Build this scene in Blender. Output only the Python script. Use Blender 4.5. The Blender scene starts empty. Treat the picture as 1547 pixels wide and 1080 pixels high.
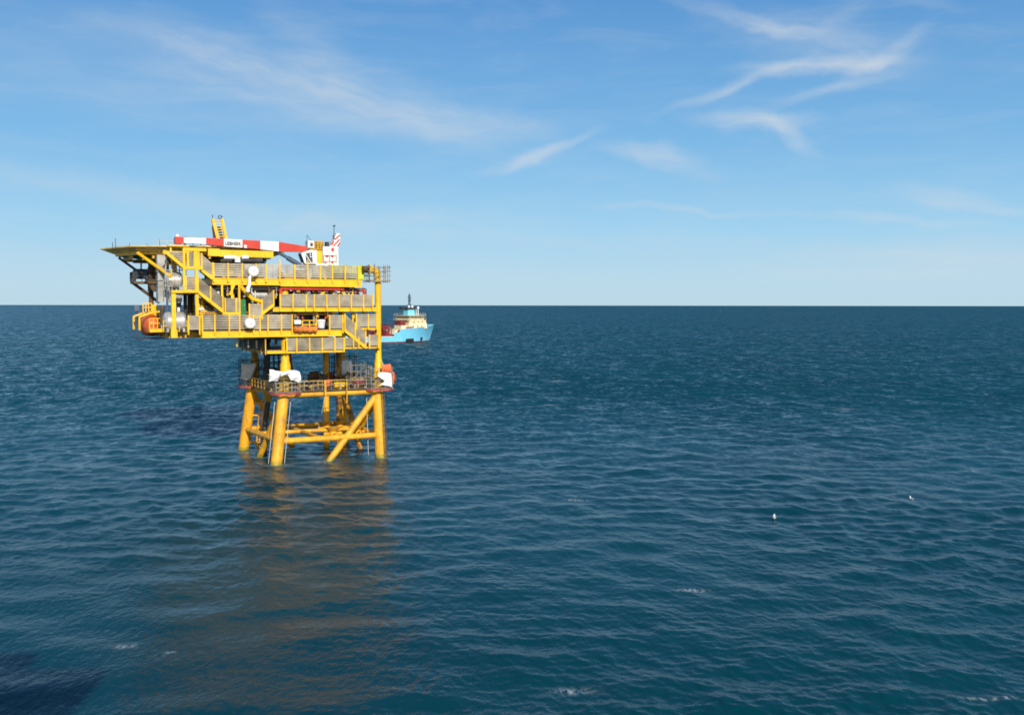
import bpy, math, random
import numpy as np
from mathutils import Vector, Matrix
random.seed(7)
R = math.radians
S = bpy.context.scene
COL = S.collection

# ------------------------------------------------------------------ camera
FPX, CAMH, HORIZ = 1500.0, 19.0, 79.0
PITCH = math.atan(HORIZ / FPX)
cd = bpy.data.cameras.new('camera')
cam = bpy.data.objects.new('camera', cd)
COL.objects.link(cam)
cd.sensor_width = 36
cd.lens = 36 * FPX / 1547
cd.clip_end = 200000
cam.location = (0, 0, CAMH)
cam.rotation_euler = (R(90) - PITCH, 0, 0)
cam.matrix_world = Matrix.Translation((0, 0, CAMH)) @ Matrix.Rotation(R(90) - PITCH, 4, 'X') @ Matrix.Rotation(R(0.07), 4, 'Z')
S.camera = cam
S.view_settings.view_transform = 'Standard'
S.view_settings.look = 'None'
S.view_settings.exposure = 0
S.view_settings.gamma = 1

# platform frame: u runs along the facade, v into depth, z up
TH = R(28.5)
OX, OY = -25.2, 126.9
CT, ST = math.cos(TH), math.sin(TH)

def ray(px, py):
    x, y = (px - 773.5) / FPX, -(py - 540) / FPX
    c, s = math.cos(PITCH), math.sin(PITCH)
    return (x, c + y * s, -s + y * c)

def F(px, py, v=-7.2):
    """measured point of the photograph on the plane v of the platform -> (u, z)"""
    r = ray(px, py)
    k = (v - OX * ST + OY * CT) / (-r[0] * ST + r[1] * CT)
    X, Y, Z = k * r[0], k * r[1], k * r[2]
    return ((X - OX) * CT + (Y - OY) * ST, Z + CAMH)

def FU(px, py=450, v=-7.2):
    return F(px, py, v)[0]

# ------------------------------------------------------------------ mesh builder
class MB:
    def __init__(self):
        self.v, self.f = [], []
    def add(self, vs, fs):
        n = len(self.v)
        self.v += [tuple(map(float, p)) for p in vs]
        self.f += [tuple(i + n for i in q) for q in fs]
        return self
    def box(self, c, s, rz=0.0):
        j = random.uniform(0.0, 0.004)
        hx, hy, hz = s[0] / 2 + j, s[1] / 2 + j, s[2] / 2 + j
        ca, sa = math.cos(rz), math.sin(rz)
        vs = []
        for dz in (-hz, hz):
            for dx, dy in ((-hx, -hy), (hx, -hy), (hx, hy), (-hx, hy)):
                vs.append((c[0] + dx * ca - dy * sa, c[1] + dx * sa + dy * ca, c[2] + dz))
        return self.add(vs, [(3, 2, 1, 0), (4, 5, 6, 7), (0, 1, 5, 4), (1, 2, 6, 5), (2, 3, 7, 6), (3, 0, 4, 7)])
    def bb(self, u0, u1, v0, v1, z0, z1):
        return self.box(((u0 + u1) / 2, (v0 + v1) / 2, (z0 + z1) / 2), (abs(u1 - u0), abs(v1 - v0), abs(z1 - z0)))
    def bar(self, p0, p1, w, h=None, up=(0, 0, 1)):
        h = h or w
        a, b = Vector(p0), Vector(p1)
        d = (b - a).normalized()
        u = Vector(up)
        if abs(d.dot(u)) > 0.98:
            u = Vector((0, 1, 0))
        s = d.cross(u).normalized()
        t = s.cross(d).normalized()
        j = random.uniform(0, 0.003)
        s, t = s * (w / 2 + j), t * (h / 2 + j)
        vs = [a - s - t, a + s - t, a + s + t, a - s + t, b - s - t, b + s - t, b + s + t, b - s + t]
        return self.add(vs, [(3, 2, 1, 0), (4, 5, 6, 7), (0, 1, 5, 4), (1, 2, 6, 5), (2, 3, 7, 6), (3, 0, 4, 7)])
    def tube(self, p0, p1, r0, r1=None, n=12):
        return self.path([p0, p1], [r0, r1 if r1 is not None else r0], n)
    def path(self, pts, r, n=10):
        pts = [Vector(p) for p in pts]
        rs = r if isinstance(r, (list, tuple)) else [r] * len(pts)
        vs, fs = [], []
        d0 = (pts[1] - pts[0]).normalized()
        ref = Vector((0, 0, 1)) if abs(d0.z) < 0.9 else Vector((0, 1, 0))
        for i, p in enumerate(pts):
            if i == 0: d = pts[1] - pts[0]
            elif i == len(pts) - 1: d = pts[-1] - pts[-2]
            else: d = (pts[i + 1] - p).normalized() + (p - pts[i - 1]).normalized()
            d.normalize()
            s = ref - d * ref.dot(d)
            s.normalize()
            ref = s
            t = d.cross(s)
            for k in range(n):
                a = 2 * math.pi * k / n
                vs.append(p + (s * math.cos(a) + t * math.sin(a)) * rs[i])
        m = len(pts)
        for i in range(m - 1):
            for k in range(n):
                k2 = (k + 1) % n
                fs.append((i * n + k, i * n + k2, (i + 1) * n + k2, (i + 1) * n + k))
        fs.append(tuple(reversed(range(n))))
        fs.append(tuple(range((m - 1) * n, m * n)))
        return self.add(vs, fs)
    def lathe(self, base, axis, prof, n=20):
        """prof: (distance along the axis, radius)"""
        a = Vector(axis).normalized()
        b = Vector(base)
        return self.path([b + a * t for t, _ in prof], [max(r, 0.002) for _, r in prof], n)
    def prism(self, pts, ext):
        n = len(pts)
        e = Vector(ext)
        vs = [Vector(p) for p in pts] + [Vector(p) + e for p in pts]
        fs = [tuple(reversed(range(n))), tuple(range(n, 2 * n))]
        for k in range(n):
            k2 = (k + 1) % n
            fs.append((k, k2, n + k2, n + k))
        return self.add(vs, fs)
    def ell(self, c, r, n=12, m=8):
        vs, fs = [], []
        for i in range(m + 1):
            p = math.pi * i / m
            rr = max(math.sin(p), 0.02)
            for k in range(n):
                a = 2 * math.pi * k / n
                vs.append((c[0] + r[0] * rr * math.cos(a), c[1] + r[1] * rr * math.sin(a), c[2] - r[2] * math.cos(p)))
        for i in range(m):
            for k in range(n):
                k2 = (k + 1) % n
                fs.append((i * n + k, i * n + k2, (i + 1) * n + k2, (i + 1) * n + k))
        fs.append(tuple(reversed(range(n))))
        fs.append(tuple(range(m * n, m * n + n)))
        return self.add(vs, fs)
    def mesh(self, name, origin=(0, 0, 0)):
        me = bpy.data.meshes.new(name)
        o = origin
        me.from_pydata([(p[0] - o[0], p[1] - o[1], p[2] - o[2]) for p in self.v], [], self.f)
        me.update()
        me.validate()
        bmfix(me)
        return me

def bmfix(me):
    import bmesh
    b = bmesh.new()
    b.from_mesh(me)
    bmesh.ops.recalc_face_normals(b, faces=b.faces)
    b.to_mesh(me)
    b.free()
    for p in me.polygons: p.use_smooth = True
    me.set_sharp_from_angle(angle=R(32))

class Frame:
    def __init__(self, ox, oy, th):
        self.m = Matrix.Translation((ox, oy, 0)) @ Matrix.Rotation(th, 4, 'Z')
PF = Frame(OX, OY, TH)

class Thing:
    """an Empty at the base of a thing; coordinates are given in the frame and made local"""
    def __init__(self, name, label, cat, origin=(0, 0, 0), group=None, frame=PF):
        self.o = bpy.data.objects.new(name, None)
        COL.objects.link(self.o)
        self.o.empty_display_size = 0.5
        self.origin, self.frame = origin, frame
        self.o.matrix_world = frame.m @ Matrix.Translation(origin)
        self.o['label'], self.o['category'] = label, cat
        if group: self.o['group'] = group
    def part(self, name, mb, mat, under=None, label=None):
        ob = bpy.data.objects.new(name, mb.mesh(name, self.origin))
        COL.objects.link(ob)
        ob.data.materials.append(mat)
        ob.parent = under or self.o
        if label: ob['label'] = label
        return ob

def single(name, mb, mat, label, cat, origin, group=None, frame=PF):
    ob = bpy.data.objects.new(name, mb.mesh(name, origin))
    COL.objects.link(ob)
    ob.data.materials.append(mat)
    ob.matrix_world = frame.m @ Matrix.Translation(origin)
    ob['label'], ob['category'] = label, cat
    if group: ob['group'] = group
    return ob

# ------------------------------------------------------------------ materials
class NT:
    def __init__(self, tree):
        self.t = tree
    def n(self, kind, **kw):
        nd = self.t.nodes.new(kind)
        for k, val in kw.items():
            setattr(nd, k, val)
        return nd
    def link(self, a, b):
        self.t.links.new(a, b)
    def setin(self, nd, i, val):
        if hasattr(val, 'is_linked') or isinstance(val, bpy.types.NodeSocket):
            self.link(val, nd.inputs[i])
        else:
            nd.inputs[i].default_value = val
    def math(self, op, a, b=0.0, clamp=False):
        nd = self.n('ShaderNodeMath', operation=op, use_clamp=clamp)
        self.setin(nd, 0, a)
        self.setin(nd, 1, b)
        return nd.outputs[0]
    def vmath(self, op, a, b=(0, 0, 0)):
        nd = self.n('ShaderNodeVectorMath', operation=op)
        self.setin(nd, 0, a)
        if op != 'LENGTH': self.setin(nd, 1, b)
        return nd.outputs['Value'] if op == 'LENGTH' else nd.outputs[0]
    def ramp(self, x, a, b, lo=0.0, hi=1.0, smooth=True):
        nd = self.n('ShaderNodeMapRange', interpolation_type='SMOOTHSTEP' if smooth else 'LINEAR')
        for i, val in enumerate((x, a, b, lo, hi)): self.setin(nd, i, val)
        return nd.outputs[0]
    def noise(self, vec, scale, detail=3.0, rough=0.55, dist=0.0):
        nd = self.n('ShaderNodeTexNoise')
        self.link(vec, nd.inputs['Vector'])
        nd.inputs['Scale'].default_value = scale
        nd.inputs['Detail'].default_value = detail
        nd.inputs['Roughness'].default_value = rough
        nd.inputs['Distortion'].default_value = dist
        return nd.outputs[0]
    def mix(self, f, a, b):
        nd = self.n('ShaderNodeMix', data_type='RGBA')
        self.setin(nd, 0, f)
        for i, c in ((6, a), (7, b)):
            if isinstance(c, tuple): nd.inputs[i].default_value = (*c, 1) if len(c) == 3 else c
            else: self.link(c, nd.inputs[i])
        return nd.outputs[2]
    def mapping(self, vec, loc=(0, 0, 0), rot=(0, 0, 0), scale=(1, 1, 1), kind='POINT'):
        nd = self.n('ShaderNodeMapping', vector_type=kind)
        self.link(vec, nd.inputs[0])
        nd.inputs[1].default_value, nd.inputs[2].default_value, nd.inputs[3].default_value = loc, rot, scale
        return nd.outputs[0]

MATS = {}
def paint(name, col, rough=0.45, metal=0.0, vary=0.12, stain=None, amount=0.0, sscale=1.2, streak=True, bump=0.0, weed=False):
    m = bpy.data.materials.new(name)
    m.use_nodes = True
    t = NT(m.node_tree)
    b = m.node_tree.nodes['Principled BSDF']
    co = t.n('ShaderNodeTexCoord').outputs['Object']
    c2 = tuple(max(0, x * (1 - vary * 1.6)) for x in col)
    c3 = tuple(min(1, x * (1 + vary * 0.5)) for x in col)
    n1 = t.noise(co, 0.7, 4)
    c = t.mix(t.ramp(n1, 0.35, 0.68), c2, c3)
    if stain:
        mp = t.mapping(co, scale=(1, 1, 0.22 if streak else 1))
        n2 = t.noise(mp, sscale * 2.2, 5, 0.65)
        lo = 0.72 - amount * 0.35
        c = t.mix(t.math('MULTIPLY', t.ramp(n2, lo, lo + 0.16), 0.85), c, stain)
    if weed:
        sp = t.n('ShaderNodeSeparateXYZ')
        t.link(co, sp.inputs[0])
        zz = t.math('ADD', sp.outputs[2], t.math('MULTIPLY', t.noise(co, 3.0, 3), -0.9))
        c = t.mix(t.ramp(zz, 0.25, -0.35), c, (0.34, 0.27, 0.02))
    t.link(c, b.inputs['Base Color'])
    b.inputs['Roughness'].default_value = rough
    b.inputs['Metallic'].default_value = metal
    if bump:
        bn = t.n('ShaderNodeBump')
        bn.inputs['Strength'].default_value = bump
        bn.inputs['Distance'].default_value = 0.03
        t.link(t.noise(co, 9, 4), bn.inputs['Height'])
        t.link(bn.outputs[0], b.inputs['Normal'])
    MATS[name] = m
    return m

RUST = (0.16, 0.06, 0.02)
YEL = paint('yellow_paint', (0.96, 0.545, 0.008), 0.42, vary=0.10, stain=(0.46, 0.20, 0.02), amount=0.2)
YELJ = paint('jacket_yellow_paint', (0.88, 0.43, 0.022), 0.5, vary=0.15, stain=(0.36, 0.14, 0.03), amount=0.42, weed=True, sscale=0.9)
YELD = paint('aged_and_shaded_yellow_paint', (0.66, 0.36, 0.03), 0.55, vary=0.2, stain=RUST, amount=0.5)  # aged yellow, also the painted shade of the left wing and side posts
YELR = paint('rust_banded_yellow_paint', (0.70, 0.36, 0.03), 0.6, vary=0.2, stain=(0.13, 0.05, 0.02), amount=0.85, sscale=0.5, streak=False)
GRY = paint('grey_panel', (0.42, 0.36, 0.255), 0.6, vary=0.2, stain=(0.14, 0.12, 0.09), amount=0.3)
GRYS = [GRY, GRY, paint('light_grey_panel', (0.42, 0.365, 0.27), 0.6, vary=0.2, stain=(0.2, 0.16, 0.1), amount=0.35), paint('dirty_grey_panel', (0.32, 0.27, 0.19), 0.65, vary=0.25, stain=(0.15, 0.10, 0.06), amount=0.5)]
GRATE = paint('deck_grating', (0.19, 0.17, 0.14), 0.7, vary=0.25, stain=(0.11, 0.06, 0.03), amount=0.5, streak=False)
GALV = paint('galvanised_tube', (0.36, 0.35, 0.32), 0.5, 0.3, vary=0.2)
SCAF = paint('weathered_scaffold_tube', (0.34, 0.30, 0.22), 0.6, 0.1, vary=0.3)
SILV = paint('aluminium_cladding', (0.58, 0.57, 0.54), 0.42, 0.35, vary=0.15, stain=(0.36, 0.34, 0.3), amount=0.4, bump=0.2)
DUCT = paint('grey_duct_steel', (0.42, 0.42, 0.39), 0.5, 0.25, vary=0.18, stain=(0.24, 0.23, 0.2), amount=0.4)
WHT = paint('white_paint', (0.80, 0.79, 0.76), 0.4, vary=0.06, stain=(0.5, 0.42, 0.32), amount=0.12)
RED = paint('red_paint', (0.66, 0.045, 0.022), 0.42, vary=0.12)
DRED = paint('dark_red_paint', (0.23, 0.028, 0.03), 0.55, vary=0.25)
PINK = paint('faded_red_edge', (0.52, 0.10, 0.09), 0.6, vary=0.25)
ORG = paint('orange_paint', (0.82, 0.15, 0.03), 0.5, vary=0.1)
ORGC = paint('orange_canvas', (0.80, 0.24, 0.04), 0.8, vary=0.22, bump=0.5)
BRN = paint('brown_and_shaded_steel', (0.13, 0.075, 0.028), 0.65, vary=0.35)  # brown parts, also painted shade on left-end steel and side railing
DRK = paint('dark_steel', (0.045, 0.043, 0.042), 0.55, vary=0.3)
NAVY = paint('blue_grey_steel', (0.10, 0.14, 0.21), 0.5, vary=0.2)
GRN = paint('green_paint', (0.010, 0.20, 0.055), 0.5, vary=0.15)
LIME = paint('lime_canvas', (0.58, 0.68, 0.03), 0.75, vary=0.14)
TARP = paint('white_tarpaulin', (0.84, 0.84, 0.83), 0.8, vary=0.08, bump=0.6)
TARPG = paint('grey_tarpaulin', (0.50, 0.52, 0.55), 0.8, vary=0.15, bump=0.5)
BOARD = paint('scaffold_board', (0.36, 0.29, 0.2), 0.8, vary=0.35)
ROPE = paint('white_rope', (0.68, 0.64, 0.55), 0.8)
BLK = paint('black_lettering', (0.018, 0.017, 0.016), 0.6)
GLS = paint('dark_window_glass', (0.035, 0.06, 0.07), 0.08, vary=0.1)
SBLUE = paint('ship_blue_paint', (0.20, 0.64, 0.88), 0.4, vary=0.07, stain=(0.16, 0.30, 0.38), amount=0.14)
CREAM = paint('ship_cream_paint', (0.90, 0.75, 0.46), 0.5, vary=0.08, stain=(0.5, 0.34, 0.18), amount=0.15)
SRED = paint('ship_red_oxide', (0.20, 0.022, 0.03), 0.6, vary=0.3)
SWIN = paint('ship_window_glass', (0.015, 0.018, 0.02), 0.5)
GULL = paint('white_feathers', (0.86, 0.86, 0.85), 0.8, vary=0.03)
GULLG = paint('grey_feathers', (0.42, 0.44, 0.47), 0.8, vary=0.05)
BEAK = paint('yellow_beak', (0.7, 0.4, 0.03), 0.5)

# ------------------------------------------------------------------ THE PLATFORM
plat = Thing('offshore_platform', 'yellow offshore gas platform standing on four battered legs in the sea', 'oil platform')
V0 = -7.2

# --- jacket: four legs and their columns
LEGB = {'a': (-7.1, -7.2), 'b': (6.2, -6.9), 'c': (-7.55, 7.1), 'd': (6.2, 7.1)}
LEGT = {'a': (-5.85, -6.2), 'b': (6.05, -6.2), 'c': (-6.6, 6.0), 'd': (5.7, 6.2)}
COLP = {'a': (-5.55, -6.0), 'b': (6.3, -6.0), 'c': (-6.2, 6.0), 'd': (5.65, 6.0)}
def legp(k, z):
    t = z / 8.4
    return (LEGB[k][0] * (1 - t) + LEGT[k][0] * t, LEGB[k][1] * (1 - t) + LEGT[k][1] * t, z)
legobj = {}
CR = {'a': 0.47, 'b': 0.385, 'c': 0.44, 'd': 0.47}
for k in 'abcd':
    m = MB()
    m.tube(legp(k, -4), legp(k, 8.5), 0.70, 0.66, 28)
    for zz in (1.9, 4.6, 7.0):
        rr = 0.70 - 0.04 * (zz + 4) / 12.5 + 0.012
        m.tube(legp(k, zz), legp(k, zz + 0.05), rr, rr, 28)
    legobj[k] = plat.part('leg', m, YELJ)
    c = COLP[k]
    m = MB()
    m.path([(LEGT[k][0], LEGT[k][1], 8.5), (c[0], c[1], 10.7), (c[0], c[1], 11.0), (c[0], c[1], 11.75), (c[0], c[1], 12.3), (c[0], c[1], 13.2)],
               [0.6, 0.62, CR[k] * 1.34, CR[k] * 1.32, CR[k] * 1.02, CR[k]], 24)
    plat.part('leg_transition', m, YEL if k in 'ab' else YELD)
    m = MB()
    m.tube((c[0], c[1], 13.2), (c[0], c[1], 22.0 if k != 'b' else 22.6), CR[k], CR[k], 24)
    if k == 'b':
        for zz in (16.2, 18.6, 15.0): m.tube((c[0], c[1], zz), (c[0], c[1], zz + 0.07), 0.41, 0.41, 24)
    plat.part('column', m, YEL)

# depth marks on the nearest leg
marks = MB()
ax = Vector(legp('a', 8)) - Vector(legp('a', 0))
def onleg(z, ang, r):
    p = legp('a', z)
    return (p[0] + math.cos(ang) * r, p[1] + math.sin(ang) * r, z)
a0 = R(-128)
for i in range(16):
    z = 0.7 + i * 0.47
    rr = 0.70 - 0.04 * (z + 4) / 12.5 + 0.006
    wdt = 0.85 if i % 2 == 0 else 0.45
    n = 5
    for q in range(n):
        b0, b1 = a0 - wdt / 2 + wdt * q / n, a0 - wdt / 2 + wdt * (q + 1) / n
        marks.add([onleg(z, b0, rr), onleg(z, b1, rr), onleg(z + 0.11, b1, rr), onleg(z + 0.11, b0, rr)], [(0, 1, 2, 3)])
    if i % 2 == 0:
        marks.add([onleg(z, a0 + 0.32, rr), onleg(z, a0 + 0.46, rr), onleg(z + 0.3, a0 + 0.46, rr), onleg(z + 0.3, a0 + 0.32, rr)], [(0, 1, 2, 3)])
for i in range(24):
    z, z2 = 0.7 + i * 0.3, 1.0 + i * 0.3
    r0_, r1_ = (0.70 - 0.04 * (q + 4) / 12.5 + 0.004 for q in (z, z2))
    marks.add([onleg(z, a0 - 0.03, r0_), onleg(z, a0 + 0.03, r0_), onleg(z2, a0 + 0.03, r1_), onleg(z2, a0 - 0.03, r1_)], [(0, 1, 2, 3)])
mk = plat.part('depth_marks', marks, BRN, under=legobj['a'])

# --- braces
def brace(p0, p1, r, mat=YELJ, n=18):
    plat.part('brace', MB().tube(p0, p1, r, r, n), mat)
ZH = 2.75
for a, b in (('a', 'b'), ('b', 'd'), ('d', 'c'), ('c', 'a')):
    brace(legp(a, ZH), legp(b, ZH), 0.36 if a + b != 'ca' else 0.33)
pa, pb, pc, pd = (Vector(legp(k, ZH)) for k in 'abcd')
brace(pa.lerp(pc, 0.62), pb.lerp(pd, 0.55), 0.26)
brace(pa.lerp(pb, 0.42), pc.lerp(pd, 0.42), 0.24)
brace(pa.lerp(pc, 0.3), pc.lerp(pd, 0.42), 0.22)
brace(legp('b', 7.9), (-2.6, -7.15, -2.6), 0.40)
brace(legp('a', 7.6), (-7.62, 1.8, -2.2), 0.38)
brace(legp('d', 8.0), (6.6, -1.6, -3.6), 0.40, YELR)
brace(legp('b', 7.6), (5.75, -0.6, ZH), 0.34)
brace(legp('c', 7.8), (1.5, 7.3, -3.5), 0.38, YELD)
# upper ring beams
for a, b in (('a', 'b'), ('b', 'd'), ('d', 'c'), ('c', 'a')):
    p, q = Vector(legp(a, 8.2)), Vector(legp(b, 8.2))
    plat.part('ring_beam', MB().tube(p, q, 0.36, 0.36, 18), YELJ)
# conductors and their guides
for (cu, cv, rr, mat) in ((2.7, 4.0, 0.40, YELJ), (4.5, 4.0, 0.40, YELR), (-5.2, 4.2, 0.0, None)):
    if rr:
        plat.part('conductor', MB().tube((cu, cv, -4), (cu, cv, 15.0), rr, rr, 18), mat)
for cu, cv in ((2.7, 4.0), (4.5, 4.0), (1.4, -2.6), (4.7, -2.4)):
    m = MB()
    m.path([(cu, cv, 2.2), (cu, cv, 3.0), (cu, cv, 3.1), (cu, cv, 3.5), (cu, cv, 3.51)], [0.52, 0.52, 0.62, 1.0, 0.5], 20)
    plat.part('conductor_guide', m, YELJ)
for cu, cv in ((2.7, 4.0), (4.5, 4.0), (1.4, -2.6), (4.7, -2.4)):
    m = MB()
    m.bar((cu - 1.2, cv, 2.75), (cu + 1.2, cv, 2.75), 0.25)
    m.bar((cu, cv - 1.4, 2.72), (cu, cv + 1.6, 2.72), 0.22)
    plat.part('guide_frame', m, YELJ)
# dark bent caisson on the left side
m = MB().path([(-5.3, 3.1, 15), (-5.3, 3.1, 7.4), (-5.32, 3.1, 6.4), (-5.75, 3.1, 3.6), (-5.95, 3.1, -3)], 0.34, 14)
plat.part('caisson', m, DRK)
m = MB().path([(-5.3, 3.1, 8.3), (-5.3, 3.1, 6.6)], [0.72, 0.45], 16)
plat.part('caisson_collar', m, YELD)
# ladder on the right leg
m = MB()
for s in (0.22, 0.6):
    b0, b1 = legp('b', -1), legp('b', 8.2)
    m.bar((b0[0] + s, b0[1] - 0.74, b0[2]), (b1[0] + s, b1[1] - 0.74, b1[2]), 0.07)
for i in range(26):
    p = legp('b', 0.2 + i * 0.31)
    m.bar((p[0] + 0.2, p[1] - 0.74, p[2]), (p[0] + 0.62, p[1] - 0.74, p[2]), 0.07)
for i in range(5):
    p = legp('b', 0.6 + i * 1.7)
    m.bar((p[0] + 0.4, p[1] - 0.74, p[2]), (p[0] + 0.4, p[1] - 0.5, p[2]), 0.07)
plat.part('ladder', m, BRN)
# small boat ladder by the far left leg
m = MB()
p0, p1 = (-6.3, 5.7, 0.3), (-5.75, 5.2, 6.6)
m.bar(p0, p1, 0.13)
m.bar((p0[0] + 0.45, p0[1], p0[2]), (p1[0] + 0.45, p1[1], p1[2]), 0.13)
for i in range(12):
    t = i / 11
    a = Vector(p0).lerp(Vector(p1), t)
    m.bar(a, a + Vector((0.45, 0, 0)), 0.09)
for z in (1.0, 4.6, 6.2):
    t = (z - 0.3) / 6.3
    a = Vector(p0).lerp(Vector(p1), t)
    m.tube(legp('c', z), a + Vector((0.45, 0, 0)), 0.12, 0.12, 8)
plat.part('ladder', m, YELJ)
m = MB().path([(-6.9, 5.7, 1.3), (-6.3, 5.2, 1.0), (-5.95, 5.0, 0.4), (-5.9, 5.0, -0.6)], 0.16, 10)
plat.part('mooring_pipe', m, YELD)
# guide ropes
for q in (-0.95, 0.95):
    a, b = legp('a', 0.2), legp('a', 7.4)
    plat.part('guide_rope', MB().tube((a[0] + q * CT, a[1] - q * ST, a[2]), (b[0] + q * CT, b[1] - q * ST, b[2]), 0.032, 0.032, 6), ROPE)
plat.part('guide_rope', MB().tube((4.9, -6.0, 0.2), (4.6, -6.3, 7.4), 0.035, 0.035, 6), ROPE)
plat.part('guide_rope', MB().tube((1.3, 3.0, 2.8), (2.2, 2.0, 8.2), 0.03, 0.03, 6), ROPE)
plat.part('guide_rope', MB().path([(6.4, -6.7, 12.0), (7.0, -6.9, 10.9), (7.5, -7.0, 9.4)], 0.045, 6), ROPE)

# --- walkway level on the ring beams
ZW = 8.62
m = MB()
m.bb(-6.9, 6.6, -6.95, -5.2, ZW, ZW + 0.06)
m.bb(-6.9, 6.6, 5.0, 6.6, ZW, ZW + 0.06)
m.bb(-7.2, -5.0, -5.2, 5.0, ZW + 0.002, ZW + 0.062)
m.bb(4.9, 6.6, -5.2, 5.0, ZW + 0.002, ZW + 0.062)
m.bb(0.2, 4.9, 2.6, 5.0, ZW + 0.004, ZW + 0.064)
m.bb(-1.2, -0.2, -5.2, 5.0, ZW + 0.004, ZW + 0.064)
plat.part('walkway', m, GRATE)
def rail(pts, z, h=1.1, step=1.5, mat=YELD, r=0.035, mids=(0.55, 1.0), name='handrail'):
    m = MB()
    for a, b in zip(pts[:-1], pts[1:]):
        a, b = Vector((*a, z)), Vector((*b, z))
        L = (b - a).length
        n = max(1, round(L / step))
        for i in range(n + 1):
            p = a.lerp(b, i / n)
            m.bar(p, p + Vector((0, 0, h)), r * 2)
        for f_ in mids:
            q = Vector((0, 0, h * f_))
            m.bar(a + q, b + q, r * 1.8)
    return plat.part(name, m, mat)
rail([(-6.9, -6.95), (6.6, -6.95)], ZW, 1.15, 1.1, SCAF)
rail([(-5.0, -5.2), (4.9, -5.2)], ZW, 1.1, 1.3, YELD)
rail([(-7.2, -5.5), (-7.2, 6.6), (6.6, 6.6)], ZW, 1.1, 1.5, YELD)
rail([(6.6, -5.0), (6.6, 5.0)], ZW, 1.1, 1.5, YELD)
for _ in range(46): 
    m = MB()
    if True: pass          # valves, small skids and hoses laid out on the walkway
    u, v = random.uniform(-3.6, 5.0), random.uniform(-6.6, -5.5)
    if random.random() < 0.45: u, v = random.uniform(0.4, 4.9), random.uniform(2.8, 5.8)
    s = random.uniform(0.15, 0.5)
    if random.random() < 0.5: m.box((u, v, ZW + 0.06 + s * 0.5), (s * random.uniform(0.6, 1.8), s, s), random.uniform(0, 3))
    else: m.tube((u, v, ZW + 0.05), (u + random.uniform(-0.2, 0.2), v, ZW + random.uniform(0.5, 1.2)), s * 0.3, s * 0.3, 8)
    plat.part('deck_equipment', m, random.choice((BRN, BRN, YELD, DRK, DRED, GALV)))
m = MB()
m.tube((0.6, -5.6, 9.1), (2.0, -5.6, 9.1), 0.36, 0.36, 16)
plat.part('pipe_spool', m, YEL)
for (u, v, w_, d_, h_, mt) in ((-4.6, 3.6, 1.6, 1.4, 2.3, DRK), (-3.0, 4.6, 1.2, 1.0, 1.7, BRN), (-1.4, 4.8, 1.4, 0.9, 1.2, DRK), (1.4, 4.9, 1.6, 1.0, 1.5, BRN), (3.4, 5.2, 1.5, 1.0, 1.3, DRED), (2.3, 3.6, 0.9, 0.9, 1.1, BRN), (-5.9, 1.2, 1.0, 1.8, 1.9, DRK), (5.6, 2.4, 1.0, 2.0, 1.5, BRN)):
    m = MB()
    m.bb(u - w_ / 2, u + w_ / 2, v - d_ / 2, v + d_ / 2, 8.7, 8.7 + h_ * 0.7)
    m.bb(u - w_ * 0.35, u + w_ * 0.3, v - d_ * 0.4, v + d_ * 0.4, 8.7 + h_ * 0.7 + 0.01, 8.7 + h_)
    m.tube((u + w_ * 0.4, v - d_ * 0.4, 8.7 + h_ * 0.7), (u + w_ * 0.4, v - d_ * 0.4, 8.7 + h_ * 1.2), 0.07, 0.07, 8)
    plat.part('deck_equipment', m, mt)
plat.part('clamp_post', MB().bar((-0.95, -7.1, 8.0), (-1.0, -7.1, 9.9), 0.24, 0.13), YELD)
plat.part('clamp_post', MB().bar((1.75, -7.1, 7.0), (1.75, -7.1, 9.7), 0.13), YELD)
m = MB()
m.tube((-0.2, -5.9, 8.75), (-0.2, -5.9, 9.75), 0.34, 0.26, 14)
m.ell((-0.2, -5.9, 9.75), (0.26, 0.26, 0.15))
plat.part('buoy', m, ORG)
m = MB()
m.bb(3.2, 4.6, -5.9, -5.3, 8.75, 9.55)
plat.part('tool_crate', m, DRED)
m = MB().path([(-3.9, -2.0, 13.4), (-3.3, -2.0, 9.0)], 0.14, 8)
plat.part('slanted_pipe', m, DRED)

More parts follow.
